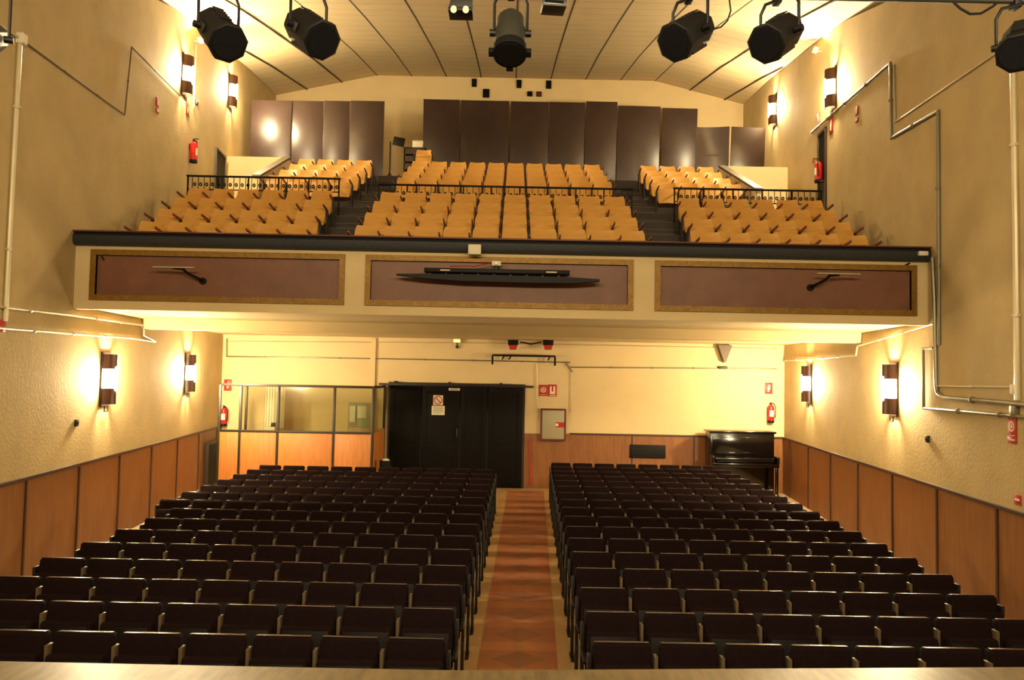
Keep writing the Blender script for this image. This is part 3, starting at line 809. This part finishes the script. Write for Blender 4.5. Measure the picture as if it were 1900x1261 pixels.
sign('alarm_button', 'red alarm box at the left edge under the thick pipe', onL(3, 604), rz(NL), .14, .16, 'plain', 'alarm button')
sign('fire_sign', 'faded small red sign on the bare upper left wall', onL(291, 190), rz(NL), .16, .17, 'ext')
sign('fire_sign', 'faded red sign plate below the faded extinguisher sign, upper left', onL(291, 206), rz(NL), .16, .08, 'bar')
sign('fire_sign', 'small red sign just under the upper left sconce', onL(347, 203), rz(NL), .2, .26, 'ext')
sign('fire_sign', 'faded small red sign on the bare upper right wall', onR(1591, 206), rz(NR), .16, .17, 'ext')
sign('fire_sign', 'faded red plate below the faded sign, upper right', onR(1591, 223), rz(NR), .16, .08, 'bar')
sign('fire_sign', 'red extinguisher sign under the upper right sconce', onR(1543, 232), rz(NR), .25, .38, 'ext')
sign('alarm_button', 'small round-looking red bell on the upper right wall', onR(1510, 298), rz(NR), .12, .12, 'plain', 'alarm button')
sign('fire_sign', 'narrow red sign left of the one under the right sconce', onR(1520, 222), rz(NR), .2, .3, 'alarm')
for f, n, px, py, l in ((onL, NL, 140, 784, 'small dark socket on the left wall below the sconce'), (onR, NR, 1723, 814, 'small dark socket on the right wall below the sconce'),
                        (onL, NL, 364, 190, 'small grey box beside the upper left sconce')):
    t = thing('wall_socket', l, 'socket', f(px, py), rz(n))
    b = MB(); b.box(-.05, .05, -.035, 0, -.055, .055, .008); b.build('plate', 'grey', t)
    b = MB(); b.cyl((0, -.036, 0), (0, -.045, 0), .025, n=12); b.build('insert', 'black', t)

# upper side doorways
def doorway(name, f, n, px0, px1, pyt, pyb, X, zb=None):
    p0, p1 = f(px0, (pyt+pyb)/2), f(px1, (pyt+pyb)/2); zt = f((px0+px1)/2, pyt).z; zb = f((px0+px1)/2, pyb).z if zb is None else zb
    c = (p0+p1)/2; w = (p1-p0).length
    t = thing(name, '', None, (c.x, c.y, zb), rz(n)); t['kind'] = 'structure'
    for k in ('label', 'category'):
        if k in t: del t[k]
    h = zt-zb
    o = .06 if zb < 1 else 0
    b = MB(); b.box(-w/2, w/2, -.03-o, -.005, 0, h); b.build('leaf', 'door', t)
    b = MB(); b.box(-w/2-.06, -w/2, -.05-o, 0, 0, h+.06); b.box(w/2, w/2+.06, -.05-o, 0, 0, h+.06); b.box(-w/2, w/2, -.05-o, 0, h, h+.06); b.build('frame', 'wood_d', t)
    b = MB(); b.tube([(w/2-.08, -.03, h*.45), (w/2-.08, -.08, h*.45), (w/2-.2, -.08, h*.45)], .01, 6); b.build('handle', 'brass', t)
doorway('door_1', onL, NL, 399, 414, 285, 345, XL, 6.55)
doorway('door_2', onR, NR, 1522, 1533, 247, 330, XR, 6.55)
doorway('door_3', onL, NL, 378, 400, 822, 905, XL, 0.0)

# ------------------------------------------------------------------ balcony front fittings
def blade(px0, px1, py, pb0, pb1, label, mir):
    c = at((px0+px1)/2, py, YF-.2); L = (at(px1, py, YF).x-at(px0, py, YF).x)
    t = thing('blade_lamp', label, 'wall lamp', (c.x, YF-.02, c.z), 0, 'blade lamps on the balcony front')
    b = MB(); b.box(-L/2, L/2, -.26, -.17, -.008, .012, .004); b.build('glass_blade', 'glassblade', t)
    q0 = at(pb0[0], pb0[1], YF-.1)-Vector((c.x, YF-.02, c.z)); q1 = at(pb1[0], pb1[1], YF)-Vector((c.x, YF-.02, c.z))
    b = MB(); m_ = (q0+q1)/2
    b.tube([(q0.x, -.22, q0.z), (q0.x*.6+q1.x*.4, -.2, q0.z-.01), (m_.x, -.14, m_.z+.02), (q1.x*.8+m_.x*.2, -.08, q1.z+.03), (q1.x, -.0, q1.z)], .02, 8); b.build('arm', 'black', t)
    b = MB(); b.cyl((q1.x, .0, q1.z), (q1.x, .05, q1.z), .05, n=14); b.build('rose', 'black', t)
blade(288, 362, 497, (328, 499), (376, 521), 'thin pale blade lamp on curved black arm, left balcony panel', 1)
blade(1515, 1592, 509, (1550, 512), (1504, 533), 'thin pale blade lamp on curved black arm, right balcony panel', -1)
# long black lighting rack on the middle panel
c = at(925, 515, YF-.2); s = (YF-.2)/F_PX
t = thing('lighting_rack', 'long black tapered lighting rack on the middle balcony panel', 'lighting rack', (c.x, YF-.02, c.z))
b = MB(); L0, L1 = -190*s, 188*s
top = [(L0, 3*s), (L0*.8, 4*s), (0, 4*s), (L1*.8, 2*s), (L1, 0)]
bot = [(L1, -4*s), (L1*.75, -8*s), (L1*.35, -9*s), (L0*.35, -8*s), (L0*.75, -4*s), (L0, 1*s)]
b.prism([(x, z) for x, z in top+bot], -.24, -.12); b.build('trough', 'black', t)
b = MB(); b.box(-138*s, 132*s, -.26, -.08, 7*s, 15*s, .008); b.build('lamp_tray', 'black', t)
b = MB()
for i in range(9): b.box((-130+i*30)*s, (-126+i*30)*s, -.2, -.14, 3*s, 8*s)
b.build('spacers', 'iron', t)
for x0, x1 in ((-108, -90), (88, 108)):
    b = MB(); b.box(x0*s, x1*s, -.265, -.262, 10*s, 12*s); b.build('label_strip', 'paper', t)
for x in (-90, 0, 90):
    b = MB(); b.box(x*s-.015, x*s+.015, -.12, .05, 0, .03); b.build('bracket', 'iron', t)
p = at(921, 500, YF-.12)
t = thing('video_camera', 'small pale camera standing on the black lighting rack', 'camera', (p.x, YF-.16, p.z))
b = MB(); b.box(-.07, .07, -.06, .06, .045, .12, .012); b.build('body', 'white', t)
b = MB(); b.cyl((0, -.06, .08), (0, -.10, .08), .025, n=12); b.build('lens', 'lens', t)
b = MB(); b.cyl((0, 0, 0), (0, 0, .05), .025, n=10); b.build('foot', 'grey', t)
p = at(881, 474, YF-.14)
t = thing('projector_box', 'white square box hanging on the balcony rail over middle panel', 'box', (p.x, YF-.14, p.z))
w = 12*s
b = MB(); b.box(-w, w, -.12, 0, 0, 19*s, .008); b.build('case', 'white', t)
b = MB(); b.box(-w*.9, w*.9, -.126, -.12, .01, 17*s, .003); b.build('cover', 'paper', t)
conduit('thin red cable looped across the middle balcony panel', [at(x, y, YF+.01) for x, y in ((770, 472), (820, 480), (868, 478), (880, 474))], .006, 'red', False, 'cable', 'cable')
conduit('red cable piece lying along the black lighting rack', [at(x, y, YF-.16) for x, y in ((835, 494), (860, 493), (880, 494), (905, 489))], .008, 'red', False, 'cable', 'cable')
conduit('black cable hanging at the left end of balcony front', [at(x, y, YF-.015) for x, y in ((190, 466), (188, 474), (193, 482))], .012, 'black', False, 'cable', 'cable')
conduit('black cable curling at the right end of balcony front', [at(x, y, YF+.0) for x, y in ((1688, 488), (1676, 494), (1669, 502), (1675, 497))], .014, 'black', False, 'cable', 'cable')
p = at(1712, 471, YF-.15); t = thing('junction_box', 'small white box at the right end of the balcony rail', 'junction box', (p.x, YF-.13, p.z))
b = MB(); b.box(-.07, .07, -.06, 0, -.03, .04, .01); b.build('case', 'white', t); b = MB(); b.box(-.05, .05, -.065, -.06, -.02, .03, .002); b.build('cover', 'paper', t)

# ------------------------------------------------------------------ rear wall of the stalls: doors, sliding track, signs, cabinet
DZ = at(840, 713, YB-.1).z
def dx(px, Y=YB-.1): return at(px, 800, Y).x
leaves = [(722, 780), (782, 852), (854, 903), (905, 969)]
t = thing('door_4', '', None, (dx(845), YB, 0)); t['kind'] = 'structure'
for k in ('label', 'category'):
    if k in t: del t[k]
cx0 = dx(845)
for a, c in leaves:
    x0, x1 = dx(a)-cx0, dx(c)-cx0
    b = MB(); b.box(x0, x1, -.1, -.05, .01, DZ-.02, .006)
    lf = b.build('leaf', 'door', t)
    b = MB()
    for z0, z1 in ((.15, 1.0), (1.15, DZ-.2)):
        xx0, xx1 = x0+.1, x1-.1
        b.box(xx0, xx1, -.112, -.1, z0, z0+.03); b.box(xx0, xx1, -.112, -.1, z1-.03, z1); b.box(xx0, xx0+.03, -.112, -.1, z0, z1); b.box(xx1-.03, xx1, -.112, -.1, z0, z1)
    b.build('panel_moulding', 'door', lf)
b = MB(); x = dx(848)-cx0; b.box(x-.02, x+.02, -.135, -.11, 1.32, 1.55, .006); b.build('pull_plate', 'alu', t)
b = MB(); b.box(dx(722)-cx0-.06, dx(969)-cx0+.06, -.04, 0, 0, DZ+.04); b.build('frame', 'wood_d', t)
b = MB(); p0, p1 = at(703, 712, YB-.18), at(990, 714, YB-.18); b.box(p0.x, p1.x, YB-.2, YB-.12, p0.z-.03, p0.z+.03, .008)
for px in (735, 835, 930): x = at(px, 700, YB).x; b.box(x-.03, x+.03, YB-.14, YB, p0.z+.0, p0.z+.09)
struct('trim_4', b, 'iron')
sign('prohibition_sign', 'square sign with red slashed circle on the dark door', (at(813, 742, YB-.1).x, YB-.095, at(813, 742, YB-.1).z), 0, 19*K, 19*K, 'no')
sign('notice_sheet', 'white paper notice below the red sign on dark door', (at(813, 761, YB-.1).x, YB-.095, at(813, 761, YB-.1).z), 0, 24*K, 17*K, 'paper', 'notice')
conduit('thin red pipe rising beside the dark doors', [at(983, 815, YB-.06), at(984, 902, YB-.06)], .018, 'red', False, 'pipe', 'pipe')
p = at(843, 722, YB-.13); t = thing('door_plate', 'small white plate at the top of the dark doors', 'plate', (p.x, YB-.1, p.z))
b = MB(); b.box(-.15, .15, -.012, 0, -.03, .03, .003); b.build('plate', 'paper', t)
b = MB(); b.box(-.11, .11, -.014, -.012, -.008, .008); b.build('text_line', 'iron', t)
# hose cabinet
p0, p1 = at(1003, 757, YB), at(1049, 817, YB)
t = thing('hose_cabinet', 'grey fire hose cabinet with red label on the rear wall', 'cabinet', ((p0.x+p1.x)/2, YB-.03, p1.z))
w, h = p1.x-p0.x, p0.z-p1.z
b = MB(); b.box(-w/2, -w/2+.04, -.12, 0, 0, h); b.box(w/2-.04, w/2, -.12, 0, 0, h); b.box(-w/2+.04, w/2-.04, -.12, 0, 0, .04); b.box(-w/2+.04, w/2-.04, -.12, 0, h-.04, h); b.box(-w/2+.04, w/2-.04, -.05, 0, .04, h-.04); b.build('frame', 'armwood', t)
b = MB(); b.box(-w/2+.045, w/2-.045, -.115, -.10, .045, h-.045, .004); d = b.build('door', 'cab', t)
b = MB(); b.box(w*.1, w/2-.05, -.122, -.115, h*.42, h*.58); b.build('label', 'red', d)
b = MB(); b.box(w*.08, w*.2, -.125, -.122, h*.46, h*.54); b.build('latch', 'white', d)
# exit light, loudspeakers, bracket frame, cone lamp, vent
p = at(848, 632, YB-.1)
t = thing('exit_light', 'small lit emergency light under the balcony over the doors', 'emergency light', (p.x, YB, p.z))
b = MB(); b.box(-.1, .1, -.1, -.0, -.05, .05, .01); b.build('case', 'white', t); b = MB(); b.box(-.085, .085, -.11, -.1, -.04, .04, .003); b.build('lit_panel', 'exit', t)
b = MB(); b.cyl((0, -.05, -.05), (0, -.05, -.13), .02, n=10); b.cyl((0, -.05, -.13), (0, -.05, -.2), .045, .03, n=12); b.build('detector', 'grey', t)
for px, l in ((952, 'black and red loudspeaker hung under balcony, left of the pair'), (1017, 'black and red loudspeaker hung under balcony, right of the pair')):
    p = at(px, 638, YB-.4)
    t = thing('loudspeaker', l, 'loudspeaker', (p.x, YB-.4, p.z), 0, 'loudspeakers hung under the balcony')
    b = MB(); b.prism([(-.14, .10), (.14, .10), (.13, -.03), (-.13, -.03)], -.15, .1, bev=.01); b.build('cabinet', 'black', t)
    b = MB(); b.prism([(-.12, -.03), (.12, -.03), (.085, -.15), (-.085, -.15)], -.16, .08, bev=.01); b.build('red_horn', 'redsign', t)
    b = MB(); b.box(-.02, .02, -.02, .02, .1, 3.92-p.z); b.build('hanger', 'black', t)
conduit('cable slung between the two hanging loudspeakers', [at(x, y, YB-.35) for x, y in ((965, 634), (985, 638), (1005, 634))], .02, 'grey', False, 'cable', 'cable')
p0, p1 = at(914, 657, YB-.15), at(1030, 657, YB-.15); zb = at(970, 677, YB-.15).z
t = thing('screen_bracket', 'black bracket frame on the rear wall above the doors', 'bracket', ((p0.x+p1.x)/2, YB-.15, zb))
w = p1.x-p0.x; h = p0.z-zb
b = MB(); b.box(-w/2, w/2, -.03, .03, h-.05, h, .005); b.build('crossbar', 'black', t)
for s_ in (-1, 1):
    b = MB(); b.box(s_*w/2-.025, s_*w/2+.025, -.03, .03, 0, h-.05, .004); b.box(s_*w/2-.02, s_*w/2+.02, .03, .15, h-.05, h-.01); b.build('end_post', 'black', t)
for px in (935, 948, 1020):
    q = at(px, 664, YB-.15); b = MB(); b.cyl((q.x-(p0.x+p1.x)/2, 0, h-.05), (q.x-(p0.x+p1.x)/2-.05, -.03, h-.13), .02, n=8); b.build('clamp', 'black', t)
p = at(1345, 640, YB-.15); hh = (672-640)*K
t = thing('cone_lamp', 'inverted triangular grey lamp on the rear wall, right side', 'wall lamp', (p.x, YB, p.z-hh))
b = MB(); b.prism([(-.02, 0), (.02, 0), (13*K, hh), (-13*K, hh)], -.2, -.0); b.build('cone', M['post'], t)
b = MB(); b.box(-.15, .1, -.06, 0, -.17, -.10, .005); b.build('base', 'iron', t)
p0, p1 = at(1168, 824, YB), at(1234, 850, YB)
t = thing('vent_grille', 'dark vent grille set in the rear wainscot', 'vent', ((p0.x+p1.x)/2, YB-.03, p1.z)); w = p1.x-p0.x; h = p0.z-p1.z
b = MB(); b.box(-w/2, w/2, -.03, 0, 0, h, .004); b.build('box', 'black', t)
b = MB()
for i in range(7): b.box(-w/2+.03, w/2-.03, -.045, -.03, h*(i+.8)/8.3, h*(i+1.1)/8.3)
b.build('slats', 'iron', t)

# ------------------------------------------------------------------ ticket booth
YT = 19.2
def tx(px, py=760): return at(px, py, YT).x
zT = at(570, 716, YT).z; zBse = at(570, 801, YT).z
x0, x1 = tx(407), tx(692)
t = thing('ticket_booth', 'wood and glass ticket booth in the left rear corner', 'booth', ((x0+x1)/2, YT, 0)); ox = (x0+x1)/2
ms = [x0, tx(446), tx(516), tx(620), x1]
for a, c in zip(ms, ms[1:]):
    b = MB(); b.box(a-ox+.03, c-ox-.03, 0, .04, .02, zBse-.03, .003); b.build('wood_panel', 'veneer2', t)
for a, c in list(zip(ms, ms[1:]))[1:]:
    b = MB(); b.box(a-ox+.03, c-ox-.03, .015, .022, zBse+.02, zT-.03); b.build('glass_pane', 'glass', t)
for i, x in enumerate(ms):
    b = MB(); b.box(x-ox-.03, x-ox+.03, -.01, .05, 0, zT, .004); b.build('post', 'alu', t)
b = MB(); b.box(x0-ox+.03, x1-ox-.03, -.01, .05, zT-.03, zT+.03, .004); b.box(x0-ox+.03, x1-ox-.03, -.015, .06, zBse-.03, zBse+.02, .004); b.build('rails', 'alu', t)
x = tx(455); b = MB(); b.box(x-ox-.03, x-ox+.03, .05, .09, 0, zT, .004); b.build('post', 'alu', t)
x = tx(462); b = MB()
for i in range(14): b.cyl((x-ox+.04+i*.035, 1.2+.02*(i % 2), zBse), (x-ox+.04+i*.035, 1.2+.02*(i % 2), zT-.05), .02, n=8)
b.build('curtain', 'paper', t)
# side towards the doors
b = MB(); b.box(x1-ox-.02, x1-ox+.02, .05, YB-YT-.02, .02, zBse); b.build('side_panel', 'veneer2', t)
b = MB(); b.box(x1-ox-.004, x1-ox+.004, .05, YB-YT-.08, zBse, zT-.03); b.build('glass_pane', 'glass', t)
b = MB(); b.box(x1-ox-.03, x1-ox+.03, YB-YT-.08, YB-YT-.02, 0, zT); b.box(x1-ox-.03, x1-ox+.03, .05, YB-YT-.08, zT-.03, zT+.03); b.build('side_frame', 'alu', t)
b = MB(); b.box(ms[1]-ox+.03, x1-ox-.05, .06, .5, zBse-.06, zBse-.03, .004); b.build('counter', 'veneer2', t)
# things on the counter
q = at(505, 790, YT+.3)
t = thing('cash_register', 'white till on the booth counter behind the first pane', 'till', (q.x, YT+.3, zBse-.03))
b = MB(); b.box(-.16, .1, -.12, .12, 0, .12, .01); b.build('body', 'white', t)
b = MB(); b.box(-.02, .08, -.05, .03, .12, .22, .006); b.build('display', 'grey', t)
q = at(665, 790, YT+.28)
t = thing('leaflet_rack', 'leaflet rack with posters at the right end of booth', 'leaflet rack', (q.x, YT+.28, zBse-.03))
b = MB(); b.box(-.28, .28, -.08, .12, 0, .02); b.box(-.28, .28, .09, .11, .02, .75); b.build('stand', 'cab', t)
for i, (xx, zz, ww, hh, mm) in enumerate(((-.17, .32, .14, .4, 'paper'), (.06, .42, .22, .3, 'paper'), (.1, .2, .24, .18, 'green'), (0, .08, .5, .10, 'mixleaf'))):
    b = MB(); b.box(xx-ww/2, xx+ww/2, .07, .088, zz-.05, zz-.05+hh); b.build('leaflet', mm, t)
q = at(716, 846, 19.6)
t = thing('umbrella_stand', 'small dark stand with shiny top beside the doors', 'stand', (q.x, 19.6, 0))
b = MB(); b.cyl((0, 0, 0), (0, 0, q.z-.1), .13, .15, n=16); b.build('bin', 'black', t)
b = MB(); b.cyl((0, 0, q.z-.1), (0, 0, q.z-.06), .1, .07, n=16); b.build('shiny_top', 'white', t)

# ------------------------------------------------------------------ upright piano in the right rear corner
YP = 20.15
x0, x1 = at(1317, 800, YP).x, at(1441, 800, YP).x; zp = at(1380, 800, YP).z
t = thing('upright_piano', 'black upright piano in the right rear corner by the wainscot', 'piano', ((x0+x1)/2, YP, 0)); w = x1-x0
b = MB(); b.box(-w/2+.04, w/2-.04, .05, .6, .08, zp-.05, .01); b.build('case', 'blackgloss', t)
b = MB(); b.box(-w/2, w/2, -.0, .65, zp-.05, zp, .012); b.build('lid', 'blackgloss', t)
b = MB(); b.box(-w/2+.02, w/2-.02, -.28, .05, .78, .88, .012); b.build('key_bed', 'blackgloss', t)
b = MB(); b.box(-w/2+.1, w/2-.1, -.2, .0, .88, 1.02, .03); b.build('fallboard', 'blackgloss', t)
b = MB(); b.box(-w/2+.08, w/2-.08, -.0, .06, 1.12, zp-.15, .006); b.build('upper_panel', 'blackgloss', t)
b = MB(); b.box(-w/2+.2, w/2-.2, -.05, .0, 1.1, 1.13, .004); b.build('music_shelf', 'blackgloss', t)
for s_ in (-1, 1):
    b = MB(); b.box(s_*(w/2-.05)-.04, s_*(w/2-.05)+.04, -.24, .6, 0, .10, .006); b.box(s_*(w/2-.06)-.035, s_*(w/2-.06)+.035, -.24, -.16, .1, .78, .01); b.build('leg', 'blackgloss', t)
    b = MB(); b.box(s_*(w/2-.04)-.03, s_*(w/2-.04)+.03, -.28, .05, .88, 1.05, .01); b.build('cheek', 'blackgloss', t)
b = MB()
for x in (-.08, 0, .08): b.box(x-.02, x+.02, -.1, .05, .1, .12, .004)
b.build('pedals', 'brass', t)

# ------------------------------------------------------------------ lighting bar and spotlights over the stage front
YL = 5.5
zb = at(950, -17, YL).z
t = thing('lighting_bar', 'horizontal pipe across the top carrying the stage spotlights', 'pipe', (0, YL, zb))
b = MB(); b.cyl((-4.5, 0, .0), (4.5, 0, -.0), .024, n=14); b.build('pipe', 'grey', t)
for x in (-4.2, 0.35, 4.2):
    b = MB(); b.cyl((x, 0, .02), (x, 0, zc_at(x, YL)-zb), .008, n=6); b.build('suspension', 'iron', t)
def spot(px, py, aim, label, kind='oct', R=.135, L=.40):
    c = at(px, py, YL-.05); d = Vector(aim).normalized()
    t = thing('stage_spotlight', label, 'spotlight', c, 0, 'spotlights on the stage front bar')
    up = Vector((0, 0, 1)); side = d.cross(up).normalized(); u2 = side.cross(d)
    T = Matrix((side, u2, -d)).transposed().to_4x4()      # local -z is the beam
    n = 8 if kind == 'oct' else 24
    def ring(prof, nn): 
        b = MB(); rings = []
        for r, z in prof: rings.append([b.bm.verts.new((r*math.cos(2*math.pi*(k+.5)/nn), r*math.sin(2*math.pi*(k+.5)/nn), z)) for k in range(nn)])
        for i in range(len(rings)-1):
            for k in range(nn): b.bm.faces.new((rings[i][k], rings[i][(k+1) % nn], rings[i+1][(k+1) % nn], rings[i+1][k]))
        b.bm.faces.new(rings[0][::-1]); b.bm.faces.new(rings[-1]); bmesh.ops.transform(b.bm, matrix=T, verts=b.bm.verts); return b
    if kind == 'oct':
        bd = ring([(R*.9, -L/2+.03), (R*.9, L/2-.07), (R*.72, L/2-.015), (R*.4, L/2)], n).build('housing', 'black', t, 25)
        ring([(R*.96, -L/2-.02), (R*1.04, -L/2-.015), (R*1.04, -L/2+.035), (R*.94, -L/2+.04)], n).build('front_frame', 'black', t, 25)
        ring([(R*.8, -L/2-.026), (R*.8, -L/2-.018)], 20).build('lens', 'lens', t)
        def pc(nm, *a):
            b = MB(); b.box(*a); bmesh.ops.transform(b.bm, matrix=T, verts=b.bm.verts); b.build(nm, 'iron', bd)
        for k in range(5): pc('cooling_fin', -R*.3, R*.3, R*.86, R*.93, L*(.30-.11*k)-.008, L*(.30-.11*k)+.008)
        pc('focus_rail', -.03, .03, -R*1.0, -R*.85, -L*.2, L*.3, .004); pc('connector', R*.85, R*.97, -.03, .03, -L*.15, L*.15, .006)
    else:
        bd = ring([(R*.95, -L/2), (R, -L/2+.03), (R, L*.05), (R*.9, L*.1), (R*.9, L/2-.06), (R*.6, L/2-.01), (R*.3, L/2)], n).build('housing', 'grey', t)
        ring([(R*1.06, -L/2-.02), (R*1.12, -L/2-.015), (R*1.12, -L/2+.04), (R*1.0, -L/2+.045)], n).build('front_frame', 'black', t)
        ring([(R*.9, -L/2-.026), (R*.9, -L/2-.018)], 24).build('lens', 'black', t)
        for a in (0, math.pi, -math.pi/2):
            b = MB(); b.box(R*1.05, R*1.38, -.025, .025, -L/2-.02, -L/2+.02, .004, Matrix.Rotation(a, 4, 'Z'))
            bmesh.ops.transform(b.bm, matrix=T, verts=b.bm.verts); b.build('frame_lug', 'black', bd)
    # yoke: from both sides up to the clamp on the bar
    hz = zb-c.z-.05; sv = Vector((side.x, side.y, 0)).normalized(); q = R*1.08
    yk = MB().tube([sv*q, sv*q+Vector((0, 0, hz*.75)), sv*q*.75+Vector((0, 0, hz)), -sv*q*.75+Vector((0, 0, hz)), -sv*q+Vector((0, 0, hz*.75)), -sv*q], .011, 6).build('yoke', 'black', t)
    for s_ in (-1, 1): MB().cyl(sv*q*.8*s_, sv*(q+.03)*s_, .025, n=10).build('pivot_knob', 'black', yk)
    b = MB(); b.box(-.025, .025, .01, .09, hz-.01, zb-c.z+.035, .006); b.build('clamp', 'black', t)
    return t
spot(405, 58, (.50, -.50, -.58), 'black octagonal spotlight, leftmost of the left pair on the bar')
spot(572, 57, (.55, -.50, -.50), 'black octagonal spotlight, right one of the left pair')
spot(1280, 62, (-.55, -.50, -.50), 'black octagonal spotlight, left one of the right pair')
spot(1446, 65, (-.55, -.50, -.50), 'black octagonal spotlight, right one of the right pair')
spot(1893, 80, (-.45, -.55, -.55), 'black octagonal spotlight cut off by the right edge')
spot(-28, 68, (.3, -.8, -.35), 'black spotlight just showing at the left edge')
spot(947, 62, (.0, -.42, -.80), 'round grey and black spotlight hanging at the centre of the bar', 'round', .108, .40)
# two small floodlights near the centre
for px, l, rr in ((857, 'small black twin floodlight left of the centre spotlight', .0), (1027, 'small grey floodlight right of the centre spotlight', .1)):
    p = at(px, 12 if px < 900 else 9, YL-.02)
    t = thing('twin_floodlight', l, 'floodlight', p, rr)
    if px < 900:
        b = MB(); b.prism([(-.06, .07), (.075, .07), (.08, -.05), (-.09, -.05)], -.08, .08, bev=.008); b.build('housing', 'black', t)
        for x in (-.05, .035):
            b = MB(); b.cyl((x, -.09, -.060), (x, -.105, -.075), .022, n=14); b.build('lamp', 'white', t)
        b = MB(); b.box(-.09, .08, -.1, .06, -.075, -.05, .004); b.build('bezel', 'black', t)
    else:
        b = MB(); b.box(-.085, .085, -.08, .08, -.045, .02, .01); b.build('housing', 'grey', t)
        b = MB(); b.box(-.075, .06, -.085, -.08, -.035, -.005, .002); b.build('lens', 'lens', t)
    b = MB(); b.box(-.015, .015, -.01, .02, .02, zb-p.z-.02); b.build('bracket', 'black', t)
conduit('thin black cable looping down from the bar beside right spotlights', [at(x, y, YL) for x, y in ((1352, -10), (1356, 20), (1350, 38), (1338, 50), (1322, 55))], .006, 'black', False, 'cable', 'cable')
conduit('black cable sagging from the bar at the top right', [at(x, y, YL) for x, y in ((1765, 0), (1782, 16), (1800, 26), (1820, 25), (1842, 12), (1856, 0))], .009, 'black', False, 'cable', 'cable')
